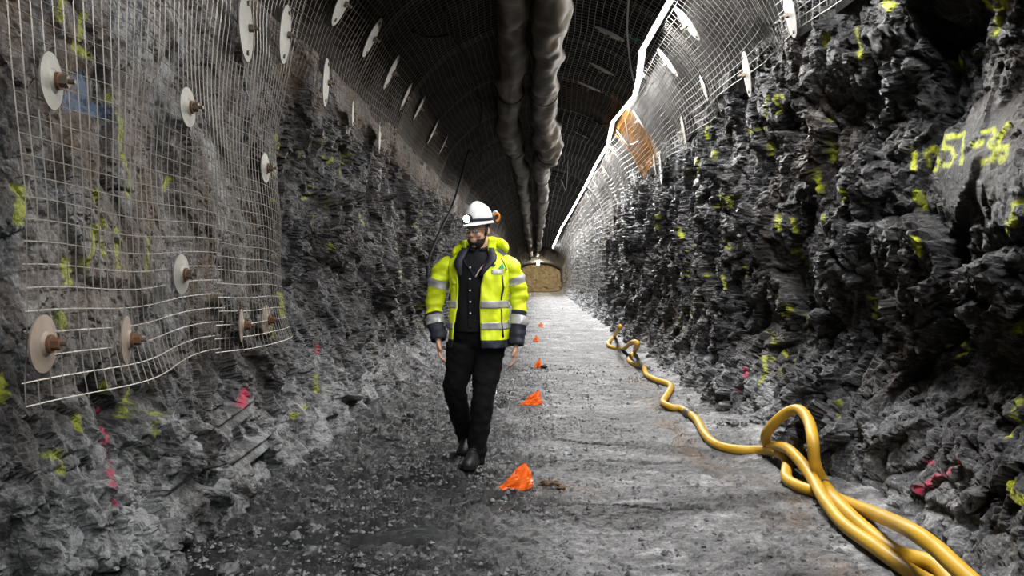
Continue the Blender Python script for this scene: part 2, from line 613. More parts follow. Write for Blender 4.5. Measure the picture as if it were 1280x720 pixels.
def build_wall(side, ncol, nrow, smax, seed):
    ys = ycoords(ncol)
    ss = np.concatenate([np.linspace(-.12, 1.2, int(nrow * .42), endpoint=False), np.linspace(1.2, smax, nrow - int(nrow * .42))])
    Y, S = np.meshgrid(ys, ss)

    def stage1(Y, S):
        x, y, z, nx, nz = prof(side, Y, S)
        amp = np.ones_like(Y)
        if side < 0:
            amp *= 1 - .55 * left_smooth(Y, S)
        else:
            amp *= 1.15 - .5 * sstep(20, 27, Y)
            amp *= 1 - .85 * np.exp(-((Y - 3.95) / .6) ** 4 - ((S - 1.98) / .32) ** 4)
        amp *= 1 - (.75 if side < 0 else .45) * sstep(2.75, 3.15, S)
        amp *= 1 - .35 * (1 - sstep(.0, .35, S))
        # big blocks pushed in and along the tunnel; later stages follow the broken surface itself
        P = np.stack([x, y, z], -1)
        wdir = np.stack([nx, -.75 * np.ones_like(x) * sstep(-.05, .25, S), nz], -1)
        wdir /= np.linalg.norm(wdir, axis=-1)[..., None]
        f1, e1 = block(P, .62, seed, 1.1)
        d = .20 * f1 - .05 * (1 - sstep(0, .10, e1)) + .08 * fbm(P[..., 0] * 1.5, P[..., 1] * 1.5, P[..., 2] * 1.5, seed + 9, 3)
        lim = np.where(S > 2.7, .06, .28)
        if side < 0:
            lim = np.where(left_smooth(Y, S) > .2, .07, lim)
        d = np.minimum(d * amp, lim)
        return P + wdir * d[..., None], d, wdir, amp, x, z, nx, nz

    # spread the columns evenly over steps in the face
    P = stage1(Y, S)[0]
    dy = np.gradient(ys)
    L = np.linalg.norm(np.diff(P[..., :2], axis=1), axis=-1) / (.5 * (dy[1:] + dy[:-1]))[None, :]
    L = .45 + .55 * np.minimum(L, 8)
    L = np.concatenate([np.zeros((len(ss), 1)), np.cumsum(L, axis=1)], 1)
    Yn = np.stack([np.interp(np.linspace(0, l[-1], len(ys)), l, ys) for l in L])
    Y = box_blur(box_blur(box_blur(Yn, 12, (0,)), 8, (0,)), 2, (1,))
    Y[:, 0], Y[:, -1] = ys[0], ys[-1]
    P, d, wdir, amp, x, z, nx, nz = stage1(Y, S)
    d = box_blur(d, 2)
    P = np.stack([x, Y, z], -1) + wdir * d[..., None]
    sg = 1 if side < 0 else -1
    for (sc, am, seed2, tl, kb) in ((.27, .085, seed + 3, 1.3, 7), (.115, .040, seed + 5, 1.4, 4), (.05, .016, seed + 7, 1.4, 2)):
        nr = box_blur(grid_normals(P, sg), kb)
        # make sure the direction looks into the tunnel
        flip = np.sign(nr[..., 0] * nx + nr[..., 2] * nz)
        nr = nr * np.where(flip == 0, 1, flip)[..., None]
        nr = nr + wdir * .6
        nr /= np.linalg.norm(nr, axis=-1)[..., None]
        f, e = block(P, sc, seed2, tl)
        dd = am * f - am * .35 * (1 - sstep(0, .15, e))
        dd = dd + am * .35 * fbm(P[..., 0] / sc * 1.2, P[..., 1] / sc * 1.2, P[..., 2] / sc * 1.2, seed2 + 40, 2)
        P = P + nr * (dd * amp * np.clip(.6 + d / .4, .5, 1.2))[..., None]
    keepin = np.where(S > 2.75, .06, .5) if side > 0 else np.where((S > 2.75) | (left_smooth(Y, S) > .3), .085, .5)
    over = np.maximum(0, ((P[..., 0] - x) * nx + (P[..., 2] - z) * nz) - keepin)
    P[..., 0] -= nx * over
    P[..., 2] -= nz * over
    if side < 0:
        # half-barrels left by drill holes
        for (u0, v0, u1, v1) in ((274, 541, 324, 502), (292, 586, 341, 549), (212, 625, 250, 590)):
            A_, B_ = np.array(hit_profile(u0, v0, .05)[0]), np.array(hit_profile(u1, v1, .05)[0])
            ab = (B_ - A_)[1:]
            t = ((P[..., 1] - A_[1]) * ab[0] + (P[..., 2] - A_[2]) * ab[1]) / (ab @ ab)
            ds = np.hypot(P[..., 1] - A_[1] - t * ab[0], P[..., 2] - A_[2] - t * ab[1])
            on = (t > 0) & (t < 1) & (ds < .075)
            base_x = A_[0] + t * (B_[0] - A_[0])
            gx = np.where(ds < .03, base_x - np.sqrt(np.maximum(0, .03 ** 2 - ds ** 2)), base_x)
            wgt = np.where(on, 1 - sstep(.04, .075, ds), 0)
            P[..., 0] = P[..., 0] * (1 - wgt) + gx * wgt
    P = P.reshape(-1, 3)
    F = grid_faces(len(ys), len(ss))
    if side < 0:
        F = F[:, ::-1]
    o = big_mesh('wall_left' if side < 0 else 'wall_right', P, F, M_ROCK, False)
    o['kind'] = 'structure'
    return o, P, F, Y.ravel(), S.ravel()


def seg_dist(P, A, B):
    ab = B - A
    t = np.clip(((P - A) @ ab) / (ab @ ab + 1e-9), 0, 1)
    return np.linalg.norm(P - (A + t[:, None] * ab), axis=1)


def paint(P, bvh, strokes, seed):
    """strokes: (radius, [(px,py),...]) sprayed on the face; distance in the place itself"""
    out = np.zeros(len(P))
    nzv = perlin(P[:, 0] * 22, P[:, 1] * 22, P[:, 2] * 22, seed)
    for r, pts in strokes:
        W = []
        for (u, v) in pts:
            h = bvh.ray_cast(CAM, ray(u, v), 60)
            if h[0] is not None:
                W.append(np.array(h[0]))
        if not W:
            continue
        if len(W) == 1:
            W.append(W[0] + np.array([0, .01, .01]))
        lo = np.min(W, axis=0) - r * 3 - .05
        hi = np.max(W, axis=0) + r * 3 + .05
        idx = np.where(np.all((P > lo) & (P < hi), axis=1))[0]
        if not len(idx):
            continue
        Q = P[idx]
        dd = np.full(len(idx), 1e9)
        for a, b_ in zip(W[:-1], W[1:]):
            if np.linalg.norm(a - b_) > 1.2:
                continue
            dd = np.minimum(dd, seg_dist(Q, a, b_))
        mval = 1 - sstep(.75, 1.25, dd / r + .45 * nzv[idx])
        out[idx] = np.maximum(out[idx], mval)
    return out


def pline(*p):
    return list(p)


YL = [(.02, pline((345, 170), (352, 190), (343, 212), (340, 250))), (.03, pline((350, 368), (352, 392))),
      (.035, pline((22, 240), (22, 270))), (.022, pline((118, 285), (108, 330))), (.022, pline((145, 290), (148, 330))),
      (.02, pline((125, 285), (130, 318))), (.025, pline((120, 240), (128, 280))), (.02, pline((150, 150), (162, 245))),
      (.018, pline((135, 120), (150, 170))), (.018, pline((105, 18), (92, 60), (110, 70))), (.02, pline((160, 490), (152, 520))),
      (.02, pline((193, 515), (195, 540))), (.018, pline((66, 565), (76, 590))), (.02, pline((128, 480), (135, 500))),
      (.02, pline((2, 475), (4, 495))), (.02, pline((80, 0), (76, 22))), (.015, pline((403, 195), (410, 203), (417, 196))),
      (.02, pline((495, 310), (498, 318))), (.02, pline((500, 340), (503, 350))), (.02, pline((412, 305), (415, 316))),
      (.02, pline((95, 520), (98, 535))), (.02, pline((185, 300), (183, 335))), (.02, pline((75, 390), (80, 410))),
      (.025, pline((380, 510), (365, 520))), (.02, pline((395, 470), (396, 490))), (.02, pline((338, 410), (340, 420))),
      (.03, pline((82, 330), (84, 350))), (.02, pline((210, 225), (205, 235))), (.02, pline((450, 270), (455, 280)))]
PL = [(.014, pline((122, 513), (128, 535), (131, 552))), (.012, pline((133, 560), (138, 580))), (.016, pline((139, 588), (141, 605), (144, 628))),
      (.03, pline((306, 490), (303, 508))), (.02, pline((398, 433), (396, 440)))]
BL = [(.06, pline((98, 105), (106, 135))), (.04, pline((80, 125), (125, 140)))]
TXT = [  # 1 057-36
    (.021, pline((1141, 187), (1142, 211))),
    (.0165, pline((1166, 184), (1158, 192), (1160, 208), (1170, 213), (1174, 203), (1172, 190), (1166, 184))),
    (.0155, pline((1195, 170), (1180, 172), (1179, 184), (1190, 186), (1193, 196), (1188, 206), (1179, 206))),
    (.0175, pline((1192, 171), (1206, 166), (1203, 185), (1201, 203))),
    (.021, pline((1215, 182), (1226, 180))),
    (.0165, pline((1229, 165), (1241, 161), (1244, 170), (1235, 179), (1245, 187), (1243, 198), (1228, 203))),
    (.0165, pline((1258, 157), (1249, 172), (1246, 190), (1251, 202), (1259, 193), (1257, 183), (1248, 188)))]
S5 = [(.016, pline((979, 121), (971, 119), (966, 126), (975, 131), (977, 138), (967, 142))), (.016, pline((960, 120), (956, 130), (957, 145))),
      # 505
      (.016, pline((901, 244), (894, 244), (894, 250), (900, 252), (899, 259), (893, 259))),
      (.016, pline((905, 246), (903, 254), (906, 259), (909, 252), (905, 246))),
      (.016, pline((916, 244), (911, 244), (911, 250), (915, 252), (914, 259), (910, 258)))]
YR = TXT + S5 + [
    (.03, pline((1035, 45), (1034, 55))), (.02, pline((1071, 35), (1073, 55), (1076, 72))), (.03, pline((938, 163), (955, 160))),
    (.025, pline((965, 178), (967, 195))), (.03, pline((884, 158), (885, 172))), (.03, pline((1145, 242), (1162, 262))),
    (.025, pline((1143, 300), (1146, 318))), (.02, pline((1190, 432), (1205, 430), (1212, 438), (1200, 445), (1196, 458))),
    (.02, pline((1088, 372), (1096, 380), (1092, 396))), (.02, pline((980, 380), (988, 388), (982, 398), (978, 392))),
    (.02, pline((1276, 255), (1266, 258), (1268, 275), (1260, 293))), (.025, pline((1230, 0), (1238, 8), (1255, 5))),
    (.025, pline((1246, 25), (1246, 40))), (.03, pline((1200, 72), (1200, 82))), (.02, pline((955, 445), (957, 465), (950, 480))),
    (.018, pline((962, 415), (975, 430), (983, 445))), (.02, pline((903, 345), (906, 360))), (.02, pline((885, 345), (888, 375))),
    (.03, pline((973, 270), (974, 285))), (.025, pline((990, 275), (997, 290))), (.03, pline((1052, 240), (1054, 248))),
    (.025, pline((1030, 270), (1030, 275))), (.03, pline((1040, 150), (1043, 200))), (.03, pline((1020, 215), (1022, 235))),
    (.025, pline((870, 200), (872, 215))), (.025, pline((860, 255), (868, 270))), (.03, pline((890, 190), (896, 198))),
    (.03, pline((1265, 605), (1272, 628))), (.02, pline((1275, 500), (1262, 545))), (.03, pline((1272, 410), (1278, 415))),
    (.02, pline((1050, 500), (1048, 520))), (.03, pline((820, 270), (823, 285))), (.03, pline((850, 285), (852, 300))),
    (.03, pline((1105, 0), (1112, 8))), (.03, pline((905, 300), (912, 310))), (.02, pline((930, 330), (933, 345)))]
PR = [(.022, pline((1146, 612), (1168, 597), (1198, 577))), (.012, pline((1160, 580), (1166, 578))), (.03, pline((930, 462), (932, 470))), (.02, pline((925, 485), (926, 487)))]

WALLBVH = {}


def finish_wall(t, yl, pk, bl, side):
    o, P, F, Y, S = t
    bvh = BVHTree.FromPolygons(P.tolist(), F.tolist())
    WALLBVH[side] = bvh
    fl = perlin(Y * .9 + 4, S * .5, 3.3, 41 + side)
    f2 = perlin(Y * 7, S * 3.0, 1.0, 43 + side)
    f3 = perlin(Y * 24, S * 24, 5.0, 44 + side)
    spk = sstep(.18, .34, fl) * sstep(.22, .36, f2) * sstep(-.05, .2, f3)
    spk *= sstep(4, 7, Y) * .45 + .12
    spk *= sstep(.35, .7, S) * (1 - sstep(2.6, 2.9, S)) * (1 - sstep(18, 26, Y))
    yel = np.maximum(paint(P, bvh, yl, 51) * (.72 + .28 * (Y < 5) * (side > 0)), spk)
    col_attr(o, 'marks', np.stack([yel, paint(P, bvh, pk, 52), paint(P, bvh, bl, 53) * .75], -1))
    if side < 0:
        m = left_smooth(Y, S)
        brown = m * sstep(-.15, .35, perlin(Y * 1.6, S * .3, 0, 61)) * sstep(1.0, 1.5, S) * 1.2 + .15 + .4 * m
        brown = np.maximum(brown, sstep(2.7, 3.0, S) * .8)
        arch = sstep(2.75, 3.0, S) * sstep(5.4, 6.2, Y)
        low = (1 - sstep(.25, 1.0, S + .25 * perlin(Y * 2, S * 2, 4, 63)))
        pale = (.35 + .27 * m + .36 * low) * (1 - .75 * arch)  # arch rock toned down, its dimness put into the colour
        wet = .55 * (1 - low) * (1 - m) * sstep(-.2, .4, perlin(Y * .8, S * .8, 2, 64))
    else:
        low = (1 - sstep(.25, .9, S + .3 * perlin(Y * 2, S * 2, 4, 65)))
        brown = .02 + .2 * sstep(0, .4, perlin(Y * 1.2, S * .6, 0, 66)) * (1 - low)
        pale = (.35 + .26 * low + .22 * sstep(18, 28, Y)) * (1 - .85 * sstep(2.55, 3.0, S))  # upper rock darkened in colour to offset the nearby strip's light
        wet = .6 * (1 - low) * (1 - sstep(18, 26, Y))
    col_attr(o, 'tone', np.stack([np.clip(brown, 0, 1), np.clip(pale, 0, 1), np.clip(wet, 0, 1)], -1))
    return o


wl = build_wall(-1, 640, 330, SPR + .42, 101)
wr = build_wall(1, 680, 340, SPR + .62, 205)
finish_wall(wl, YL, PL, BL, -1)
finish_wall(wr, YR, PR, [], 1)

# ------------------------------------------------------------------ ceiling
def build_ceiling():
    ys = ycoords(300, 3.0)
    ss = np.linspace(SPR + .34, SPR + ARC * PI / 2, 50)
    x1, y1, z1, nx1, nz1 = prof(-1, *np.meshgrid(ys, ss))
    x2, y2, z2, nx2, nz2 = prof(1, *np.meshgrid(ys, ss[::-1][1:]))
    x, y, z = np.vstack([x1, x2]), np.vstack([y1, y2]), np.vstack([z1, z2])
    nx, nz = np.vstack([nx1, nx2]), np.vstack([nz1, nz2])
    f, e = facet(x / .6, y / .7, z / .6, 301, .9)
    d = .06 * f + .04 * fbm(x * 2, y * 2, z * 2, 302, 4) - .03
    d = d * sstep(SPR + .3, SPR + .8, np.vstack([np.meshgrid(ys, ss)[1], np.meshgrid(ys, ss[::-1][1:])[1]])) - .02
    P = np.stack([x + nx * d, y, z + nz * d], -1).reshape(-1, 3)
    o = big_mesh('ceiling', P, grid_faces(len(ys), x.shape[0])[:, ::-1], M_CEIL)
    o['kind'] = 'structure'


build_ceiling()

# ------------------------------------------------------------------ floor
def floor_z(X, Y):
    z = .030 * fbm(X * .8, Y * .55, 0, 401, 3)
    left = 1 - sstep(-.55, .25, X + .25 * perlin(X * .7, Y * .5, 0, 402))
    z = z + (.25 + .75 * left) * (.02 * fbm(X * 9, Y * 9, 0, 403, 3) + .020 * facet(X / .10, Y / .10, 0.3, 404, 1.2)[0] + .013 * facet(X / .04, Y / .04, 0.3, 424, 1.3)[0])
    z = z + (1 - left) * (.007 * fbm(X * 10, Y * 7, 0, 405, 4, .6) + .006 * facet(X / .16, Y / .12, .3, 408, .8)[0])
    # cracked slabs
    f, e = facet(X / 1.3 + .15 * perlin(X * 3, Y * 3, 0, 409), Y / .9 + .15 * perlin(X * 3, Y * 3, 4, 410), 0.5, 406, .15)
    z = z - .035 * (1 - sstep(0, .045, e)) * sstep(-.1, .25, perlin(X * .9, Y * .7, 3, 407)) + .012 * f
    return z, left


def fz(x, y):
    i = int(round((y - _gy[0]) / .02))
    j = int(round((x - _gx[0]) / .02))
    i = min(max(i, 0), len(_gy) - 1)
    j = min(max(j, 0), len(_gx) - 1)
    return float(_gzz[i, j])


_gx, _gy = np.arange(-2.1, 2.6, .02), np.arange(2.0, 22, .02)
_gzz = floor_z(*np.meshgrid(_gx, _gy))[0]


def build_floor():
    ys = ycoords(640, 2.4, YEND, 1.35)
    xs = np.linspace(-2.1, 2.6, 430)
    X, Y = np.meshgrid(xs, ys)
    z, left = floor_z(X, Y)
    edge = sstep(1.45, 2.0, X) + sstep(1.2, 1.65, -X)
    z = z + .07 * edge
    # shallow hollows beside the hose and in the middle of the track
    P = np.stack([X, Y, z], -1).reshape(-1, 3)
    o = big_mesh('floor', P, grid_faces(len(xs), len(ys)), M_FLOOR, False)
    o['kind'] = 'structure'
    hx = np.interp(Y, [3, 4.2, 5.2, 6.5, 9, 14, 20], [1.75, 1.6, 1.48, 1.36, 1.45, 1.55, 1.6])
    rust = np.exp(-((X - hx + .16) / .17) ** 2) * sstep(-.15, .2, perlin(X * 3, Y * 1.6, 0, 411)) * (1 - sstep(9, 14, Y))
    rust = np.maximum(rust, .7 * np.exp(-((X - .2) / .2) ** 2 - ((Y - 4.85) / .12) ** 2))
    wet = left * .62 * (1 - sstep(7, 13, Y)) + .1
    pud = sstep(.12, .3, perlin(X * 1.1, Y * 1.9, 0, 412)) * (1 - sstep(7, 16, Y))
    wet = np.clip(wet + .45 * pud + .5 * rust, 0, 1)
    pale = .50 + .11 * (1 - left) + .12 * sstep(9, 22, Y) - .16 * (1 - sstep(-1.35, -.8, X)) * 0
    pale = pale + .16 * edge * sstep(-.1, .2, perlin(X * 4, Y * 4, 0, 413)) - .22 * pud - .15 * left * (1 - sstep(6, 11, Y))
    pale = pale + .20 * sstep(.28, .4, perlin(X * 2.3, Y * 6, 0, 414))
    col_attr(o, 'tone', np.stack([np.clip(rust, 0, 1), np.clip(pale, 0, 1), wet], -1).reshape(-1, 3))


build_floor()


# end of the drift: warm broken rock face
def build_end():
    xs, zs = np.meshgrid(np.linspace(-2.6, 2.8, 90), np.linspace(-.1, 3.2, 60))
    f, _ = facet(xs / .5, zs / .4, 0.2, 501, 1.0)
    f2, _ = facet(xs / .2, zs / .16, 0.2, 502, 1.0)
    y = YEND - .4 + .35 * f + .15 * f2 - .15 * (2 - zs)
    P = np.stack([xs, y, zs], -1).reshape(-1, 3)
    m = simple('pale_tan_rock', (.62, .51, .34), .8, vary=.5, scale=3, bump=.6, bscale=10)
    o = big_mesh('wall_end', P, grid_faces(90, 60)[:, ::-1], m)
    o['kind'] = 'structure'


build_end()

# lamp added to brighten the end face
lampo = empty('added_end_lamp', (.05, 62.0, 2.5), 'small bright lamp added far away at the end of the tunnel', 'lamp')
lm = bpy.data.materials.new('lamp_glow')
lm.use_nodes = True
lm.node_tree.nodes['Principled BSDF'].inputs['Emission Color'].default_value = (1, .86, .62, 1)
lm.node_tree.nodes['Principled BSDF'].inputs['Emission Strength'].default_value = 900
v_, f_ = ellipsoid((.05, 62.0, 2.35), (.11, .11, .13))
mk('bulb', v_, f_, lm, lampo, True)
v_, f_ = tube(np.array([(.05, 62.0, 2.45), (.05, 62.0, 2.75)]), .04, 8)
mk('stem', v_, f_, M_BLACK, lampo)

# ------------------------------------------------------------------ wire mesh
def wire_set(lines, r):
    """three-sided wires through lists of points, one mesh"""
    VV, FF, n = [], [], 0
    for P in lines:
        if len(P) < 2:
            continue
        v, f = tube(P, r, 3, False)
        VV.append(v)
        FF.append(np.array(f) + n)
        n += len(v)
    return np.vstack(VV), np.vstack(FF)


def mesh_panel(side, y0, y1, s0, s1, label, sp=.1, r=.003, extra=0.0, rust=None, seg_s=.12, seg_y=.15, sag=True, sp_s=None, edge_noise=0.02, r_up=None, sp_up=None):
    yc, sc_ = (y0 + y1) / 2, s0
    x, y, z, _, _ = prof(side, yc, s0, .1)
    root = empty('wire_mesh_panel', (float(x), float(y), float(z)), label, 'wire mesh', 'wire mesh panels on the tunnel arch')
    rng = random.Random(int(y0 * 100) + side)
    ny = max(2, int(round((y1 - y0) / (sp_up or sp))))
    ns = max(2, int(round((s1 - s0) / (sp_s or sp))))
    ph = rng.random() * 6

    def pt(yy, s_):
        o = mesh_off(side, yy, s_) + extra
        # the free lower edge curls a little
        o = o + .05 * np.exp(-((s_ - s0) / .15) ** 2) * np.sin(yy * 2.3 + ph)
        wob = .07 * perlin(yy * .8, s_ * .8, 2.2, 71 + side)
        X, Yy, Z, _, _ = prof(side, yy + wob * .5, s_ + wob, o)
        return np.stack([X, Yy, Z], -1)
    A, B = [], []
    na, nb = max(3, int((s1 - s0) / seg_s)), max(3, int((y1 - y0) / seg_y))
    SA = np.stack([np.linspace(s0 + rng.uniform(-edge_noise, edge_noise), s1, na) for k in range(ny + 1)])
    YA = np.stack([np.full(na, y0 + (y1 - y0) * k / ny) for k in range(ny + 1)])
    YB = np.stack([np.linspace(y0 - rng.uniform(0, edge_noise), y1 + rng.uniform(0, edge_noise), nb) for k in range(ns + 1)])
    SB = np.stack([np.full(nb, s0 + (s1 - s0) * k / ns) for k in range(ns + 1)])
    A = list(pt(YA, SA))
    B = list(pt(YB, SB))
    mA = rust or M_WIRE  # rust also carries the lit and shaded wire materials
    v, f = wire_set(A, r_up or r)
    mk('upright_wires', v, f, mA, root)
    v, f = wire_set(B, r)
    mk('lengthwise_wires', v, f, mA, root)
    return root


CROWN = SPR + ARC * PI / 2
ORD = ['first', 'second', 'third', 'fourth', 'fifth', 'sixth', 'seventh', 'eighth', 'ninth', 'tenth', 'eleventh', 'twelfth',
       'thirteenth', 'fourteenth', 'fifteenth', 'sixteenth', 'seventeenth', 'eighteenth', 'nineteenth', 'twentieth']
# the tall sheet on the near left face: two overlapping sheets
mesh_panel(-1, 2.60, 4.45, .92, 4.2, 'near half of the tall wire mesh sheet reaching low on the left rock face', sp=.062, sp_s=.078, r=.0026, seg_s=.08, seg_y=.08)
mesh_panel(-1, 4.35, 5.75, .90, 4.2, 'far half of the tall wire mesh sheet reaching low on the left rock face', sp=.062, sp_s=.078, r=.0026, extra=.015, seg_s=.08, seg_y=.08)
# arch panels
yb = [5.6, 7.6, 9.7, 11.9, 14.2, 16.6, 19.2, 22.0, 25.0, 28.5, 32.5, 37.5, 44.0, 54.0]
for i in range(len(yb) - 1):
    d = yb[i]
    sp = .085 if d < 13 else (.13 if d < 22 else .22)
    r = .0026 if d < 13 else (.0034 if d < 22 else .006)
    mesh_panel(-1, yb[i] - .05, yb[i + 1] + .05, 2.95 + .12 * math.sin(i * 2.1), CROWN, '%s arched wire mesh panel from the camera on the left shoulder of the roof' % ORD[i], sp=sp, r=r, extra=.012 * (i % 2), rust=M_WIRE_SHADED, seg_s=.16, seg_y=.3)
yb = [4.2, 6.3, 8.3, 10.2, 12.2, 14.4, 16.8, 19.4, 22.4, 25.6, 29.5, 34.5, 41.0, 52.0]
for i in range(len(yb) - 1):
    d = yb[i]
    sp = .095 if d < 13 else (.13 if d < 22 else .22)
    r = .0042 if d < 13 else (.0055 if d < 22 else .008)
    s0 = 3.22 + .10 * math.sin(i * 1.7) if d < 22 else .7
    if 18 < d < 22:
        s0 = 2.5
    if i == 4:
        mesh_panel(1, yb[i] - .05, yb[i + 1] + .05, 4.6, CROWN, 'dark roof mesh panel above the rust-stained one, between duct and light strip', sp=sp, r=r, rust=M_WIRE_SHADED, seg_s=.16, seg_y=.3)
    mesh_panel(1, yb[i] - .05, yb[i + 1] + .05, s0, CROWN if i != 4 else 4.65, ('%s arched wire mesh panel from the camera on the right shoulder of the roof' % ORD[i]) if i != 4 else 'rust-stained orange wire mesh panel beside the kink in the light strip', sp=sp, sp_s=sp * .85, r=r,
               extra=.014 * (i % 2), rust=M_WIRE_RUST if i == 4 else M_WIRE_LIT, seg_s=.16, seg_y=.3, r_up=r * .55, sp_up=.10 if d < 13 else (.16 if d < 22 else .4))

# ------------------------------------------------------------------ bolt plates
def plate_meshes(R, rings):
    nu = 28
    V, F = [], []
    zs = []
    for (rr, h) in rings:
        a = np.linspace(0, 2 * PI, nu, endpoint=False)
        V.append(np.stack([np.cos(a) * rr, np.sin(a) * rr, np.full(nu, h)], -1))
    V = np.vstack(V)
    F = grid_faces(nu, len(rings), True).tolist()
    F.append([(len(rings) - 1) * nu + k for k in range(nu)])
    F.append(list(range(nu))[::-1])
    return V, F


def cyl(r, z0, z1, n=10, c=(0, 0)):
    a = np.linspace(0, 2 * PI, n, endpoint=False)
    V = np.vstack([np.stack([c[0] + np.cos(a) * r, c[1] + np.sin(a) * r, np.full(n, z)], -1) for z in (z0, z1)])
    F = grid_faces(n, 2, True).tolist() + [list(range(n))[::-1], [n + k for k in range(n)]]
    return V, F


PROTO = {}


def plate_data(kind, rust):
    key = (kind, rust)
    if key in PROTO:
        return PROTO[key]

    def me(name, vf, mat):
        m = bpy.data.meshes.new(name)
        m.from_pydata(vf[0].tolist(), [], vf[1])
        m.materials.append(mat)
        return m
    if kind == 'small':
        R = .105
        d = me('disc', plate_meshes(R, [(R, 0), (R, .006), (R * .75, .009), (R * .45, .014), (R * .3, .024), (R * .2, .026)]), M_PLATE if not rust else M_RUSTPLATE)
        parts = [('disc', d), ('washer', me('washer', cyl(.034, .022, .034, 16), M_RUST)), ('nut', me('nut', cyl(.024, .034, .062, 6), M_RUST if rust else M_BOLT)),
                 ('bolt_end', me('bolt_end', cyl(.010, .06, .085, 10), M_BOLT))]
    else:
        R = .205
        d = me('disc', plate_meshes(R, [(R, 0), (R, .006), (R * .8, .010), (R * .5, .016), (R * .2, .022)]), M_PLATE)
        parts = [('disc', d), ('nut', me('nut', cyl(.026, .02, .05, 6), M_BOLT)), ('bolt_end', me('bolt_end', cyl(.012, .05, .085, 10), M_BOLT)),
                 ('rivet', me('rivet', cyl(.016, .008, .022, 8, (.155, 0)), M_BOLT)), ('rivet', me('rivet', cyl(.016, .008, .022, 8, (-.155, 0)), M_BOLT))]
    PROTO[key] = parts
    return parts


M_RUSTPLATE = simple('stained_plate', (.25, .20, .16), .6, metal=.3, vary=.4, scale=14)


def add_plate(px, py, kind, label, rust=False, tiltz=0.0, scale=1.0, off=.115, roll=0.0):
    p, side, s = hit_profile(px, py, off)
    th = max(0.0, (s - SPR) / ARC)
    n = Vector((-side * math.cos(th), (.07 if kind == 'small' else .17) + tiltz, -math.sin(th))).normalized()
    # local x runs up the wall
    up = Vector((-n.x * n.z, 0, 1 - n.z * n.z)).normalized() if abs(n.z) < .98 else Vector((1, 0, 0))
    up = (up - n * up.dot(n)).normalized()
    y_ = n.cross(up)
    M = Matrix((up, y_, n)).transposed()
    M = M @ Matrix.Rotation(roll, 3, 'Z')
    o = empty('bolt_plate', p, label, 'bolt plate', 'round rock bolt plates')
    o.rotation_euler = M.to_euler()
    o.scale = (scale,) * 3
    for nm, me in plate_data(kind, rust):
        c = bpy.data.objects.new(nm, me)
        C.objects.link(c)
        c.parent = o
    return o


add_plate(63, 101, 'small', 'small round plate with rusty bolt at upper left of the near mesh sheet', False, .16)
add_plate(234, 134, 'small', 'small round plate with nut, in the middle of the near mesh sheet above shoulder height')
add_plate(226, 343, 'small', 'small pale plate with bolt stub alone in the lower middle of the near mesh sheet')
add_plate(53, 430, 'small', 'weathered brown plate at the lower left corner of the near mesh sheet', True, .1)
add_plate(157, 425, 'small', 'tilted weathered plate at the bottom of the near mesh sheet, second from the left', True, .25)
add_plate(301, 407, 'small', 'narrow tilted plate near the lower right corner of the mesh sheet', True, .2)
add_plate(332, 400, 'small', 'small plate at the far lower right edge of the mesh sheet beside yellow paint', True)
add_plate(331, 210, 'small', 'thin edge-on plate on the far edge of the mesh sheet beside a yellow paint streak')
add_plate(307, 35, 'large', 'large pale plate with three bolt heads high on the near left mesh')
add_plate(356, 43, 'large', 'large pale plate just right of the three-bolt plate high on the left mesh')
add_plate(407, 103, 'large', 'narrow large plate at the lower corner of the first left arch panel')
add_plate(428, 3, 'large', 'pale plate cut by the top edge of the photo on the left arch')
add_plate(465, 47, 'large', 'large slanted plate on the left arch below the one cut by the photo edge', roll=.4)
add_plate(489, 90, 'large', 'slanted pale plate second down the dark left arch row', roll=.4)
add_plate(507, 121, 'large', 'thin slanted plate third down the dark left arch row', scale=.9)
add_plate(524, 135, 'large', 'thin slanted plate fourth down the dark left arch row', scale=.9)
add_plate(541, 165, 'large', 'slanted pale plate fifth down the dark left arch row', scale=1.0)
add_plate(554, 181, 'large', 'small far slanted plate sixth down the dark left arch row', scale=.9)
add_plate(474, 172, 'large', 'narrow upright plate on the lower edge of the left arch, above bare rock', scale=.9)
add_plate(441, 142, 'large', 'rusty narrow plate near the lower edge of the first left arch panel', scale=.6)
add_plate(988, 18, 'large', 'narrow pale plate on the nearest right arch panel by the top of the photo', scale=.85)
add_plate(934, 93, 'large', 'large narrow plate at the lower seam of the near right arch panels')
add_plate(860, 30, 'large', 'bright tilted plate with two bolts beside the top of the light strip')
add_plate(835, 78, 'large', 'bright tilted plate second down beside the light strip')
add_plate(880, 110, 'large', 'narrow upright plate at the lower edge of the second right arch panel', scale=.7)
add_plate(855, 165, 'large', 'narrow upright plate at the lower edge of the right arch near the rust-stained mesh', scale=1.0)
add_plate(819, 208, 'large', 'narrow upright plate below the rust-stained mesh, nearer of two', scale=.9)
add_plate(826, 205, 'large', 'narrow upright plate below the rust-stained mesh, farther right of two', scale=.9)
add_plate(799, 150, 'large', 'bright tilted plate beside the kink in the light strip', scale=.9)
add_plate(793, 224, 'large', 'small upright plate low on the right arch beyond the rust-stained mesh', scale=.9)
add_plate(752, 86, 'large', 'rusty oval plate on the dark ceiling between duct and light strip, upper one', scale=1.0)
add_plate(736, 108, 'large', 'grey oval plate on the dark ceiling between duct and light strip, lower one', scale=1.0)
add_plate(726, 168, 'large', 'dim oval plate on the dark ceiling right of the bulging duct', scale=.9)
add_plate(762, 42, 'large', 'faint oval plate on the dark ceiling above the rusty one', scale=1.0)
for k, (u, v, w) in enumerate([(778, 172, 'first'), (768, 190, 'second'), (757, 214, 'third'), (746, 232, 'fourth'), (736, 246, 'fifth')]):
    add_plate(u, v, 'large', '%s bright thin plate along the far right arch beside the light strip, from the camera' % w, scale=.9)

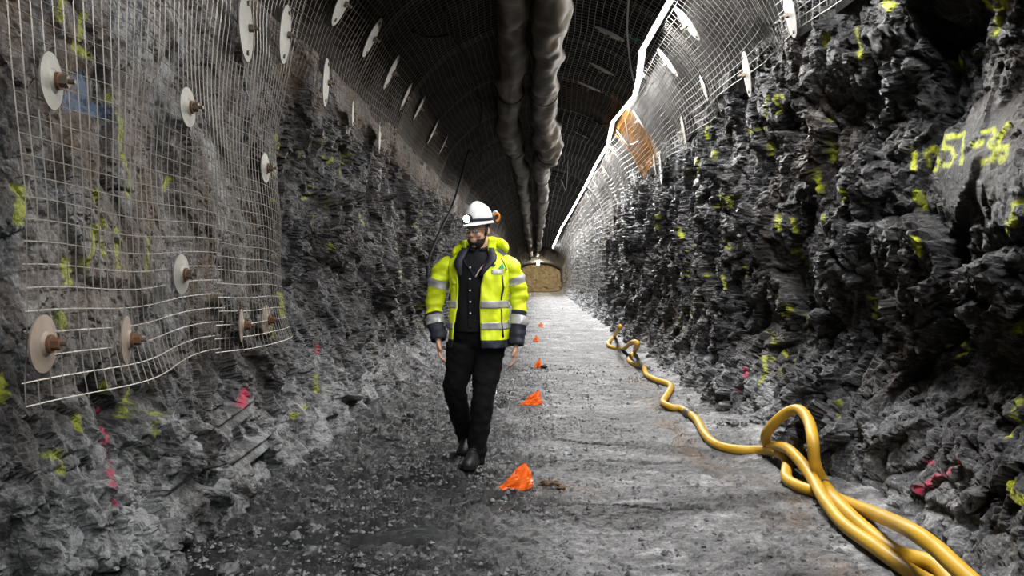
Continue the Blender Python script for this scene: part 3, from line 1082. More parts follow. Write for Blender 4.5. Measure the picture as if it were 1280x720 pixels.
# ------------------------------------------------------------------ LED strip with its backing channel
SP = [(1.28, -6.0, 4.05), (1.34, -2.0, 4.0), (1.30, 2.0, 4.12), (1.33, 5.0, 4.02)]
for (u, v, z) in [(838, 0, 4.08), (803, 62, 3.98), (799, 95, 4.06), (794, 118, 4.03), (766, 152, 4.0), (760, 180, 3.98),
                  (744, 207, 3.95), (737, 222, 3.98), (724, 246, 3.92), (702, 284, 3.8), (691, 309, 3.35), (682, 326, 2.9)]:
    d = ray(u, v)
    t = (z - CAM.z) / d.z
    p = CAM + d * t
    if p.y > 64:
        t = 64 / d.y
        p = CAM + d * t
    SP.append(tuple(p))
SP = [p for i, p in enumerate(SP) if i == 0 or p[1] > SP[i - 1][1] + .05]
A = np.array(SP)
m, N, L, b = new_mat('led_diffuser')
em = N.new('ShaderNodeEmission')
em.inputs[0].default_value = (1.0, .985, .96, 1)
em.inputs[1].default_value = STRIP_L
L.new(em.outputs[0], N['Material Output'].inputs[0])
m.cycles.emission_sampling = 'FRONT'
M_LED = m
M_CHANNEL = simple('strip_channel', (.05, .05, .05), .6)
strip = empty('light_strip', A[0], 'long white glowing LED strip hanging along the right side of the roof', 'light strip')
# dense along the run
Q = []
for p, q in zip(A[:-1], A[1:]):
    nseg = max(1, int(np.linalg.norm(q - p) / 2.5))
    for k in range(nseg):
        Q.append(p + (q - p) * k / nseg - np.array([0, 0, .03 * math.sin(PI * k / nseg)]))
Q.append(A[-1])
Q = np.array(Q)
ndir = np.array([.24, 0, -1.0])
ndir /= np.linalg.norm(ndir)
sdir = np.array([-ndir[2], 0, ndir[0]])     # to the right
rows = []
W = .021
for a in np.linspace(-PI / 2, PI / 2, 5):
    rows.append(Q + W * (np.sin(a) * sdir + np.cos(a) * ndir))
V = np.stack(rows, 1).reshape(-1, 3)
F = grid_faces(5, len(Q))[:, ::-1]
mk('diffuser', V, F, M_LED, strip)
rows = [Q + sdir * s_ * .045 + ndir * n_ for s_, n_ in ((-1, .004), (-1, -.012), (1, -.012), (1, .004))]
V = np.stack(rows, 1).reshape(-1, 3)
mk('channel', V, grid_faces(4, len(Q), True), M_CHANNEL, strip)
for p in A[::1]:
    top = prof(1, p[1], SPR + ARC * math.acos(min(1, (p[0] - XC) / ARX)), .04)
    v, f = tube(np.array([p, [float(top[0]) * .3 + p[0] * .7, p[1], float(top[2])]]), .006, 5)
    mk('hanger', v, f, M_BOLT, strip)

# ------------------------------------------------------------------ ventilation ducts
def duct(pts, label, seed):
    path = []
    for (u, v, w, z) in pts:
        if v <= 0 and w < 0:
            continue
        d = ray(u, v)
        t = (z - CAM.z) / d.z
        p = CAM + d * t
        path.append((p.x, p.y, p.z, w * p.y / FPX / 2))
    first = path[0]
    path = [(first[0] - .05, -5.0, first[2] + .02, first[3]), (first[0] + .03, 1.5, first[2], first[3] * .95), (first[0], 5.0, first[2] - .03, first[3])] + path
    R = catmull(path, 24)
    n = len(R)
    rad = R[:, 3] * (1 + .30 * perlin(R[:, 1] * .55, seed + .4, .3, seed) + .12 * perlin(R[:, 1] * 1.7, seed + .3, .6, seed + 1))
    R[:, 0] += .07 * perlin(R[:, 1] * .5, .3, .2, seed + 5)
    R[:, 2] += .05 * perlin(R[:, 1] * .5, .7, .4, seed + 6)
    V, F = tube(R[:, :3], rad, 28, True)
    # crumpled fabric
    nn = (V - np.repeat(R[:, :3], 28, 0))
    k = perlin(V[:, 0] * 5, V[:, 1] * 2.0, V[:, 2] * 5, seed + 2) * .35 + .14 * perlin(V[:, 0] * 11, V[:, 1] * 5, V[:, 2] * 11, seed + 3)
    V = V + nn * k[:, None]
    root = empty('ventilation_duct', (R[0][0], R[0][1], R[0][2]), label, 'duct', 'ventilation ducts')
    mk('duct_hose', V, F, M_DUCT, root, True)
    for yy in np.arange(6.5, 40, 4.8):
        i = int(np.argmin(abs(R[:, 1] - yy)))
        c = R[i]
        a = np.linspace(0, 2 * PI, 24)
        ring = np.stack([c[0] + np.cos(a) * (rad[i] * 1.1), np.full(24, c[1]), c[2] + np.sin(a) * (rad[i] * 1.1)], -1)
        v, f = tube(ring, .008, 5, False)
        top = SPR + ARZ * math.sqrt(max(.1, 1 - ((c[0] - XC) / ARX) ** 2))
        v2, f2 = tube(np.array([[c[0], c[1], c[2] + rad[i]], [c[0], c[1], top * float(hscale(c[1]))]]), .006, 5)
        mk('hanging_strap', *join((v, f), (v2, f2)), M_BLACK, root)
    return root


duct([(642, 0, 40, 4.08), (641, 60, 33, 4.08), (636, 130, 29, 4.08), (639, 175, 30, 4.05), (651, 212, 17, 4.0), (655, 245, 14, 4.0), (660, 282, 9, 3.9), (664, 318, 6.5, 3.0)],
     'brown crumpled ventilation duct under the roof, left of the pair', 601)
duct([(687, 0, 42, 4.08), (682, 60, 37, 4.08), (675, 108, 31, 4.08), (681, 148, 28, 4.05), (687, 182, 34, 4.02), (677, 212, 17, 4.0), (678, 248, 14, 4.0), (676, 282, 9, 3.9), (672, 318, 6.5, 3.0)],
     'brown bulging ventilation duct under the roof, right of the pair beside the light strip', 611)

# ------------------------------------------------------------------ cables
def cable(pts, r, mat, label, n=8):
    R = catmull(pts, n)
    v, f = tube(R, r, 6)
    o = mk('hanging_cable', v, f, mat, None, True)
    return tag(o, label, 'cable', 'cables hanging in the tunnel')


def CX(u, v, off=.16):
    return tuple(hit_profile(u, v, off)[0])


cable([CX(586, 188), CX(578, 215), CX(566, 255), CX(552, 285), CX(540, 312), CX(535, 330), CX(534, 352)], .022, M_BLACK, 'thick black cable hanging down the left wall behind the person')
cable([CX(789, -30), CX(786, 0), CX(784, 38), CX(788, 80), CX(792, 100)], .012, M_CABLE, 'thin pale cable hanging beside the top of the light strip')
cable([CX(784, 40), CX(790, 48), CX(800, 50)], .009, M_TEALC, 'short teal lead joining the pale cable to the light strip')
cable([CX(770, 153), CX(752, 155), CX(742, 150), CX(735, 165), CX(724, 172), CX(720, 188)], .014, M_BLACK, 'dark cable branching left off the kink in the light strip')
cable([CX(710, 200), CX(709, 222), CX(707, 238), CX(702, 225)], .012, M_CABLE, 'thin pale cable loop dangling from the roof beyond the bulging duct')
cable([CX(555, 10), CX(562, 42), CX(577, 65), CX(586, 95), CX(592, 118), CX(604, 130), CX(600, 160), CX(604, 180), CX(600, 205)], .018, M_BLACK, 'dark cable running along the black roof left of the ducts')
cable([CX(516, 40), CX(530, 46), CX(550, 46), CX(565, 42)], .014, M_BLACK, 'short dark cable sagging across the black roof on the left')
cable([CX(781, 148), CX(784, 165), CX(788, 180), CX(798, 176)], .008, M_CABLE, 'thin pale wire hanging below the kink in the light strip')

# ------------------------------------------------------------------ yellow hose
HR = .037
HP = []


def gz(x, y):
    """height of the ground a hose can lie on"""
    e = float(sstep(1.45, 2.0, x)) * .07
    z = fz(x, y) + e
    xw = float(lowx(1, y, .0))
    if x > xw - .1:
        z = max(z, (x - xw + .1) * 1.1)
    return z


def hp(u, v, lift=0.0):
    z = .05
    for _ in range(6):
        p = FLOORPT(u, v, z)
        z = gz(p.x, p.y) + HR * .85 + lift
    return (p.x, p.y, p.z)


far = [(775, 408), (768, 420), (760, 430), (768, 435), (779, 436), (790, 428), (797, 430), (793, 440), (786, 450), (795, 456), (804, 458), (808, 468),
       (817, 474), (833, 479), (839, 484), (834, 494), (829, 503), (838, 509), (853, 512), (870, 524), (881, 543), (896, 556), (920, 562), (952, 563),
       (974, 566), (984, 577), (983, 597), (996, 607), (1013, 613), (1035, 619), (1062, 630), (1105, 647), (1140, 664), (1172, 687), (1203, 716)]
for (u, v) in far:
    HP.append(hp(u, v, .0))
p = HP[-1]
# out of the picture it turns round and comes back
HP += [(p[0] + .12, p[1] - .45, .05), (p[0] + .10, p[1] - .85, .05), (p[0] - .03, p[1] - .98, .05), (p[0] - .14, p[1] - .80, .05), (p[0] - .08, p[1] - .35, .06)]
loopB = [(1178, 713, .02), (1120, 690, .02), (1075, 655, .03), (1048, 628, .04)]
for (u, v, l) in loopB:
    HP.append(hp(u, v, l))
# the fold stands up against the rubble at the foot of the wall
FOLD = [(1031, 606, 4.85), (1019, 580, 4.98), (1016, 550, 5.10), (1011, 527, 5.20), (1000, 513, 5.28), (985, 515, 5.36), (968, 529, 5.48), (957, 545, 5.62)]
fd = []
for (u, v, dep) in FOLD:
    h_ = WALLBVH[1].ray_cast(CAM, ray(u, v), 30)[0]
    fd.append(min(dep, h_.y - .09) if h_ is not None else dep)
for k in range(len(fd) - 2, -1, -1):
    fd[k] = min(fd[k], fd[k + 1])
for _ in range(2):
    fd = [fd[0]] + [min(fd[k], (fd[k - 1] + fd[k] + fd[k + 1]) / 3) for k in range(1, len(fd) - 1)] + [fd[-1]]
for (u, v, dep), q_ in zip(FOLD, fd):
    HP.append(tuple(PX(u, v, q_)))
for (u, v, l) in [(961, 557, .05), (982, 560, .05), (1000, 576, .05), (1017, 600, .04), (1031, 625, .03), (1055, 655, .02), (1092, 682, .01), (1150, 722, .0)]:
    HP.append(hp(u, v, l))
p = HP[-1]
HP += [(p[0] + .10, p[1] - .4, .05), (p[0] + .15, p[1] - 1.2, .05)]
R = catmull(HP, 9)
hv, hf = tube(R, HR, 14)
hose = mk('water_hose', hv, hf, M_HOSE, None, True)
tag(hose, 'long yellow hose snaking along the right wall base and folded into a loop', 'hose')
q = np.array(PX(1031, 606, fd[0]))
qi = int(np.argmin(np.linalg.norm(R - q, axis=1)))
v, f = tube(R[qi - 1:qi + 1], HR * 1.07, 14, False)
mk('tape_band', v, f, M_TAPE, hose, True)
for (u, v_, u2, v2_) in ((802, 457.5, 806, 461), (858, 515, 863, 519)):
    v, f = tube(np.array([hp(u, v_), hp(u2, v2_)]), HR * 1.25, 14)
    mk('coupling', v, f, M_BOLT, hose, True)

# ------------------------------------------------------------------ orange floor markers
def marker(u, v, w, h, lean, label, seed, stem=True):
    """a scrap of orange plastic crumpled round its peg; w,h in metres"""
    p = FLOORPT(u, v, .0)
    gzv = fz(p.x, p.y)
    p.z = gzv
    nu, nv = 22, 11
    a = np.linspace(0, 2 * PI, nu, endpoint=False)
    V = []
    for j in range(nv):
        t = j / (nv - 1)
        rr = (1 - t) ** .75 * .5 + .03
        V.append(np.stack([np.cos(a) * rr * w + lean * w * t * .55 - .02 * w, np.sin(a) * rr * w * .55, np.full(nu, t * h)], -1))
    V = np.vstack(V)
    A_, H_ = np.tile(a, nv), V[:, 2] / h
    k = .34 * facet(np.cos(A_) * 1.6, np.sin(A_) * 1.6, H_ * 1.8 + seed, seed, 1.2)[0] + .20 * facet(np.cos(A_) * 3.5, np.sin(A_) * 3.5, H_ * 4 + seed, seed + 1, 1.2)[0]
    V[:, 0] = V[:, 0] * (1 + k * .6)
    V[:, 1] = V[:, 1] * (1 + k)
    V[:, 2] = np.maximum(0, V[:, 2] * (1 + .35 * k) - .0)
    V = V + np.array(p)
    F = grid_faces(nu, nv, True).tolist() + [[(nv - 1) * nu + q for q in range(nu)]]
    o = empty('floor_marker', p, label, 'marker', 'orange survey markers along the floor')
    mk('plastic_scrap', V, F, M_ORANGE, o)
    top = np.array([p.x + lean * w * .5, p.y + .01, p.z + h * .75])
    v_, f_ = tube(np.array([[p.x + lean * w * .4, p.y + .015, p.z], top, top + np.array([.004, 0, h * .33])]), .009, 7)
    mk('peg', v_, f_, M_BLACK, o)


marker(646, 609, .20, .150, .5, 'nearest and largest orange plastic marker on the floor, in front of the person', 3)
marker(663, 508, .20, .135, .7, 'second orange plastic marker from the camera, lying stretched to the left', 14)
marker(673, 459, .125, .13, .15, 'third orange marker from the camera, beside a dark lump', 25)
marker(670, 427, .13, .12, .1, 'fourth orange marker from the camera, beside the jacket cuff', 36)
marker(676, 408, .13, .11, .1, 'farthest tiny orange marker on the pale far floor', 47)


def stone(p, r, label, mat, seed, group, flat=.6):
    V, F = ellipsoid((0, 0, 0), (1, 1, flat), None, 12, 8)
    k = facet(V[:, 0] * 1.3 + seed, V[:, 1] * 1.3, V[:, 2] * 1.3, seed, 1.0)[0]
    V = V * (1 + .45 * k)[:, None] * np.array([r * (1 + .3 * math.sin(seed)), r * (1 + .3 * math.cos(seed * 1.3)), r])
    o = mk('loose_stone', V, F, mat)
    o.location = p
    o.location.z += r * flat * .55
    tag(o, label, 'stone', group)
    return o


for k, (u, v, r) in enumerate([(684, 608, .035), (694, 606, .03), (702, 610, .025), (676, 606, .02)]):
    p = FLOORPT(u, v)
    p.z = fz(p.x, p.y)
    stone(p, r, 'small brown lump of rubble right beside the nearest orange marker', M_BROWNST, 70 + k, 'brown rubble by the nearest marker')
p = FLOORPT(680, 460)
stone(p, .045, 'dark flat lump lying beside the third orange marker', M_BLACK, 88, None)
rs = random.Random(11)
for k in range(34):
    left = k % 3 != 0
    y = rs.uniform(3.3, 11)
    x = (float(lowx(-1, y, 0)) + rs.uniform(.12, .5)) if left else (float(lowx(1, y, 0)) - rs.uniform(.02, .2))
    if not left and y < 6.5:
        continue
    z = fz(x, y) + .07 * float(sstep(1.2, 1.65, -x) + sstep(1.45, 2.0, x))
    stone(Vector((x, y, z)), rs.uniform(.02, .05), 'loose grey stone on the wet floor at the foot of the left wall' if left else 'loose grey stone on the floor between the hose and the right wall',
          M_STONE, 200 + k, 'loose stones by the left wall' if left else 'loose stones by the right wall')


def gravel():
    rs = np.random.RandomState(5)
    n = 14000
    y = 2.6 + (rs.rand(n) ** 1.6) * 9
    x = np.where(rs.rand(n) < .8, -1.75 + rs.rand(n) ** 1.0 * 1.9, .1 + rs.rand(n) * 1.7)
    keep = (perlin(x * 1.4, y * 1.4, 0, 430) > -.2)
    x, y = x[keep], y[keep]
    z, _ = floor_z(x, y)
    z = z + .07 * (sstep(1.45, 2.0, x) + sstep(1.2, 1.65, -x))
    base = np.array([[1, 0, 0], [-1, 0, 0], [0, 1, 0], [0, -1, 0], [0, 0, .8], [.3, .3, -.5]], float)
    F0 = np.array([[0, 2, 4], [2, 1, 4], [1, 3, 4], [3, 0, 4], [2, 0, 5], [1, 2, 5], [3, 1, 5], [0, 3, 5]])
    n = len(x)
    r = .004 + .016 * rs.rand(n) ** 2.5
    a = rs.rand(n) * 6.28
    sc = (.6 + .8 * rs.rand(n, 6, 3))
    B = base[None] * sc * r[:, None, None]
    ca, sa = np.cos(a)[:, None], np.sin(a)[:, None]
    X = B[..., 0] * ca - B[..., 1] * sa + x[:, None]
    Y = B[..., 0] * sa + B[..., 1] * ca + y[:, None]
    Z = B[..., 2] + z[:, None] + r[:, None] * .2
    V = np.stack([X, Y, Z], -1).reshape(-1, 3)
    F = (F0[None] + (np.arange(n) * 6)[:, None, None]).reshape(-1, 3)
    o = mk('gravel', V, F, M_STONE, None, False, 'stuff')
    tag(o, 'dark wet gravel scattered over the tunnel floor', 'gravel')


gravel()
#PERSON#
# ------------------------------------------------------------------ the person
PY = 5.40
PROOT = Vector((PX(597, 345, PY).x, PY, 0.0))
man = empty('person', PROOT, 'person in white helmet and open yellow high-visibility jacket walking down the tunnel', 'person')
M_SKIN = simple('skin', (.56, .32, .23), .55, vary=.15, scale=30)
M_HAIR = simple('dark_hair', (.02, .014, .010), .7, vary=.4, scale=90, bump=.5, bscale=200)
M_HIVIS = simple('hivis_fabric', (.70, .82, .012), .6, vary=.14, scale=9, bump=.25, bscale=30)
M_NAVY = simple('navy_fabric', (.010, .012, .026), .7, vary=.35, scale=30)
M_REFL = simple('reflective_tape', (.40, .40, .40), .35, metal=.15, vary=.12, scale=60)
M_SHIRT = simple('black_shirt', (.007, .0075, .010), .85, spec=.25, vary=.5, scale=40)
M_TROUSER = simple('black_trousers', (.0035, .0035, .0042), .9, spec=.2, vary=.4, scale=25)
M_BOOT = simple('boot_leather', (.013, .013, .014), .5, vary=.5, scale=40, bump=.3, bscale=60)
M_HELM = simple('helmet_shell', (.66, .67, .68), .30, vary=.06, scale=6)
M_GLASSF = simple('spectacle_frame', (.03, .03, .03), .35)
M_WHITE = simple('white_tag', (.62, .63, .62), .6, vary=.06)
M_GREEN = simple('green_print', (.03, .38, .17), .6)
M_PINK = simple('lanyard_ribbon', (.55, .36, .38), .6, vary=.3, scale=50)
M_HOOK = simple('orange_hook', (.75, .27, .04), .5)
mlens = bpy.data.materials.new('headlamp_lens')
mlens.use_nodes = True
_b = mlens.node_tree.nodes['Principled BSDF']
_b.inputs['Base Color'].default_value = (.8, 1, .85, 1)
_b.inputs['Emission Color'].default_value = (.82, 1, .84, 1)
_b.inputs['Emission Strength'].default_value = 60
mgl = bpy.data.materials.new('spectacle_glass')
mgl.use_nodes = True
_b = mgl.node_tree.nodes['Principled BSDF']
_b.inputs['Base Color'].default_value = (.9, .95, .95, 1)
_b.inputs['Alpha'].default_value = .12
_b.inputs['Roughness'].default_value = .02
_b.inputs['IOR'].default_value = 1.1


def L3(px, py, dep):
    return np.array(PX(px, py, dep))


def folds(V, Nn, amp, f=(14, 14, 9), seed=0):
    k = fbm(V[:, 0] * f[0], V[:, 1] * f[1], V[:, 2] * f[2], seed, 3)
    return V + Nn * (k * amp)[:, None]


# landmarks
sh = {-1: L3(557, 328, PY + .03), 1: L3(636, 326, PY + .03)}
el = {-1: L3(543, 384, PY + .05), 1: L3(650, 378, PY + .05)}
wr_ = {-1: L3(548, 424, PY - .05), 1: L3(645, 430, PY - .02)}
hipc = {-1: L3(578, 436, PY + .05), 1: L3(612, 436, PY + .05)}
knee = {-1: L3(569, 492, PY + .06), 1: L3(604, 500, PY - .04)}
ank = {-1: L3(584, 553, PY + .40), 1: L3(594, 577, PY - .04)}
neck0 = L3(597, 322, PY + .03)
HC = L3(597, 288, PY - .01)                 # between the eyes, inside the head
cx0 = PROOT.x

# head frame: turned to its right (picture left) and a little down
yaw, pit = math.radians(-24), math.radians(-7)
Fv = np.array([math.sin(yaw) * math.cos(pit), -math.cos(yaw) * math.cos(pit), math.sin(pit)])
Sv = np.cross(Fv, [0, 0, 1.0])
Sv = -Sv / np.linalg.norm(Sv)               # picture right
Uv = np.cross(Fv, Sv)
Uv = Uv if Uv[2] > 0 else -Uv
HM = np.stack([Sv, Fv, Uv], 1)


def hpnt(x, y, z):
    return HC + HM @ np.array([x, y, z])


def hell(c, r, **k):
    return ellipsoid(hpnt(*c), r, HM, **k)


# ---- body: one continuous skin surface
parts = [hell((0, -.012, .035), (.074, .094, .098)), hell((0, .02, -.045), (.057, .066, .072)), hell((0, .062, -.098), (.026, .022, .020)),
         hell((0, .098, -.028), (.014, .016, .012)), hell((0, .090, -.006), (.009, .014, .028)), hell((0, .074, .024), (.050, .016, .010)),
         hell((.034, .062, -.028), (.026, .022, .024)), hell((-.034, .062, -.028), (.026, .022, .024)),
         hell((0, .082, -.062), (.023, .010, .006)), hell((0, .080, -.074), (.020, .010, .007)),
         hell((.077, -.008, -.005), (.010, .020, .031)), hell((-.077, -.008, -.005), (.010, .020, .031))]
parts.append(tube(catmull([HC + HM @ np.array([0, -.02, -.02]), HC + HM @ np.array([0, -.022, -.10]), neck0, neck0 - np.array([0, -.02, .1])], 4), .056, 16))
tors = catmull([(cx0, PY + .03, .93, .155), (cx0, PY + .02, 1.10, .145), (cx0, PY + .02, 1.30, .165), (cx0, PY + .03, 1.44, .16), (cx0, PY + .03, 1.50, .10)], 4)
parts.append(tube(tors[:, :3], tors[:, 3] * .64, 20, True, 1 / .64))
for sd in (-1, 1):
    parts.append(tube(catmull([sh[sd], el[sd], wr_[sd]], 6), np.concatenate([np.linspace(.052, .042, 6), np.linspace(.042, .029, 7)]), 14))
    parts.append(tube(catmull([hipc[sd], knee[sd], ank[sd]], 6), np.concatenate([np.linspace(.09, .06, 6), np.linspace(.06, .042, 7)]), 14))
    parts.append(tube(catmull([tuple(neck0 - np.array([0, 0, .05])), tuple((neck0 + sh[sd]) / 2 - np.array([0, -.02, .05])), tuple(sh[sd] - np.array([sd * .02, -.01, .03]))], 4), .042, 12))
    # foot inside the boot
    parts.append(tube(np.array([ank[sd], ank[sd] + np.array([-.005, -.09, -.06])]), .035, 10))
    # hand: palm, four fingers of unequal length, thumb from the palm's side
    W = wr_[sd]
    dn = (W - el[sd]) / np.linalg.norm(W - el[sd]) * .55 + np.array([0, -.08, -.6])
    dn /= np.linalg.norm(dn)
    fw = np.array([0, -1.0, 0]) - dn * np.dot([0, -1.0, 0], dn)
    fw /= np.linalg.norm(fw)
    inn = np.array([-sd, 0, 0.0])
    inn = inn - dn * np.dot(inn, dn)
    inn = inn - fw * np.dot(inn, fw)
    inn /= np.linalg.norm(inn)
    knk = W + dn * .095
    # palm spans front-to-back (thumb side forward)
    for q in np.linspace(-.030, .030, 5):
        parts.append(tube(np.array([W + dn * .0 + fw * q * .6, W + dn * .05 + fw * q + inn * .003, knk + fw * q + inn * .004]), [.017, .018, .015], 10))
    for q, ln in ((.032, .074), (.011, .082), (-.011, .076), (-.031, .060)):
        b0 = knk + fw * q
        p1 = b0 + dn * ln * .42 + inn * .008
        p2 = p1 + dn * ln * .30 + inn * ln * .20
        p3 = p2 + dn * ln * .18 + inn * ln * .26
        parts.append(tube(np.array([b0 - dn * .02, p1, p2, p3]), [.0105, .0098, .0088, .0075], 10))
    t0 = W + dn * .03 + fw * .03
    t1 = t0 + dn * .035 + fw * .022 + inn * .010
    t2 = t1 + dn * .028 + fw * .004 + inn * .012
    parts.append(tube(np.array([W + dn * .015 + fw * .012, t0, t1, t2]), [.015, .014, .0115, .009], 10))
V, F = join(*parts)
V, F, Nn = remesh(V, F, .0055, 2, .4)
mk('body', V, F, M_SKIN, man, True)

# eyes
for sd in (-1, 1):
    v, f = hell((sd * .030, .074, .008), (.013, .013, .010), nu=12, nv=8)
    e = mk('eye', v, f, M_WHITE, man, True)
    v, f = hell((sd * .030, .085, .007), (.006, .004, .006), nu=10, nv=6)
    mk('iris', v, f, M_HAIR, e, True)

# beard and hair below the helmet
def shell(c, r, test, grow=1.0):
    v, f = ellipsoid((0, 0, 0), r, None, 32, 22)
    v = v * grow
    c = np.array(c)
    keep = [q for q in f if len(q) == 4 and test(np.mean(v[q], 0) + c)]
    return (v + c) @ HM.T + HC, keep


v1 = shell((0, .024, -.052), (.062, .076, .078), lambda p: p[2] < (-.078 if abs(p[0]) < .030 else -.058) and p[1] > -.01)
mk('beard', *v1, M_HAIR, man, True)
v1 = shell((0, -.018, .030), (.080, .097, .100), lambda p: p[1] < .012 and -.06 < p[2] < .06)
mk('hair', *v1, M_HAIR, man, True)

# ---- helmet
HZ = .018


def helmet():
    nu, nv = 40, 14
    a = np.linspace(0, 2 * PI, nu, endpoint=False)
    rows = []
    for j in range(nv):
        t = j / (nv - 1) * PI / 2 * .98
        rr, zz = math.cos(t) ** .85, math.sin(t)
        x = np.sin(a) * .100 * rr
        y = np.cos(a) * .130 * rr - .012
        z = .050 + .128 * zz + .010 * np.exp(-(x / .018) ** 2) * (zz > .3)
        rows.append(np.stack([x, y, z + 0 * a], -1))
    # rolled rim and peak below the dome
    pk = np.clip(np.cos(a), 0, 1) ** 2
    low = [np.stack([np.sin(a) * .103, np.cos(a) * .133 - .012, np.full(nu, .040)], -1),
           np.stack([np.sin(a) * (.107 + .004 * pk), np.cos(a) * (.137 + .034 * pk) - .012, .034 - .010 * pk], -1),
           np.stack([np.sin(a) * (.107 + .004 * pk), np.cos(a) * (.137 + .034 * pk) - .012, .028 - .010 * pk], -1),
           np.stack([np.sin(a) * .098, np.cos(a) * .125 - .012, np.full(nu, .036)], -1)]
    V = np.vstack(low[::-1] + rows)
    F = grid_faces(nu, len(low) + nv, True).tolist() + [[(len(low) + nv - 1) * nu + q for q in range(nu)]]
    V[:, 2] += HZ
    return V @ HM.T + HC, F


hel = mk('helmet', *helmet(), M_HELM, man, True)
# dark lamp strap round the shell
a = np.linspace(0, 2 * PI, 40, endpoint=False)
rows = [np.stack([np.sin(a) * (.1015 + d_), np.cos(a) * (.1315 + d_) - .012, np.full(40, z_ + HZ)], -1) for d_, z_ in ((.001, .050), (.004, .052), (.0035, .068), (-.001, .070))]
mk('lamp_strap', np.vstack(rows) @ HM.T + HC, grid_faces(40, 4, True).tolist(), M_NAVY, hel, True)
# headlamp on the front
v, f = tube(np.array([hpnt(0, .112, .093), hpnt(0, .146, .090)]), .027, 16)
hl = mk('headlamp', v, f, M_BLACK, hel, True)
v, f = tube(np.array([hpnt(0, .144, .090), hpnt(0, .152, .089)]), .024, 16)
mk('lens', v, f, mlens, hl, True)
# clip and orange hook at the back
v, f = tube(catmull([hpnt(.090, -.085, .10), hpnt(.110, -.10, .112), hpnt(.118, -.115, .095), hpnt(.112, -.12, .07), hpnt(.098, -.11, .055)], 5), .0095, 8)
mk('orange_hook', v, f, M_HOOK, hel, True)
v, f = tube(catmull([hpnt(.085, -.07, .10), hpnt(.100, -.085, .125), hpnt(.112, -.10, .118)], 4), .008, 8)
mk('clip', v, f, M_REFL, hel, True)
# chin strap
v, f = tube(catmull([hpnt(.088, .0, .045), hpnt(.080, .012, -.02), hpnt(.066, .03, -.07)], 5), .005, 6)
mk('chin_strap', v, f, M_NAVY, hel, True)
# glasses
gl = []
for sd in (-1, 1):
    ring = [hpnt(sd * .032 + .024 * math.cos(t), .099 - .006 * abs(math.cos(t)), .006 + .018 * math.sin(t)) for t in np.linspace(0, 2 * PI, 20)]
    gl.append(tube(np.array(ring), .0026, 6, False))
    gl.append(tube(np.array([hpnt(sd * .056, .092, .010), hpnt(sd * .080, .03, .010), hpnt(sd * .082, -.01, .004)]), .0024, 6))
gl.append(tube(np.array([hpnt(-.010, .099, .010), hpnt(0, .104, .012), hpnt(.010, .099, .010)]), .0024, 6))
g = mk('glasses', *join(*gl), M_GLASSF, man, True)
for sd in (-1, 1):
    v, f = hell((sd * .032, .097, .006), (.0225, .0012, .017), nu=16, nv=8)
    mk('lens', v, f, mgl, g, True)

# ---- trousers
legs = []
for sd in (-1, 1):
    k, an = knee[sd], ank[sd]
    path = catmull([tuple(hipc[sd] + np.array([0, .0, .04])) + (.118,), tuple(hipc[sd] * .62 + k * .38) + (.105,), tuple(k + np.array([0, -.005, .03])) + (.082,),
                    tuple(k * .55 + an * .45) + (.076,), tuple(an * .93 + k * .07 + np.array([0, .01, 0])) + (.066,), tuple(an + (an - k) * .03) + (.064,)], 6)
    legs.append(tube(path[:, :3], path[:, 3], 22))
pel = catmull([((hipc[1] + hipc[-1])[0] / 2, PY + .05, .86, .15), (cx0 - .005, PY + .045, .95, .185), (cx0, PY + .04, 1.03, .175), (cx0, PY + .04, 1.06, .165)], 5)
legs.append(tube(pel[:, :3], pel[:, 3] * .70, 24, True, 1 / .70))
V, F, Nn = remesh(*join(*legs), .010, 5, .5)
V = folds(V, Nn, .011, (13, 13, 15), 701)
tro = mk('trousers', V, F, M_TROUSER, man, True)
v, f = tube(np.array([np.array([cx0 + r_ * math.cos(t), PY + .04 + .72 * r_ * math.sin(t), 1.045]) for t in np.linspace(0, 2 * PI, 28) for r_ in (.181,)]), .013, 8, False)
mk('belt', v, f, M_BLACK, tro, True)

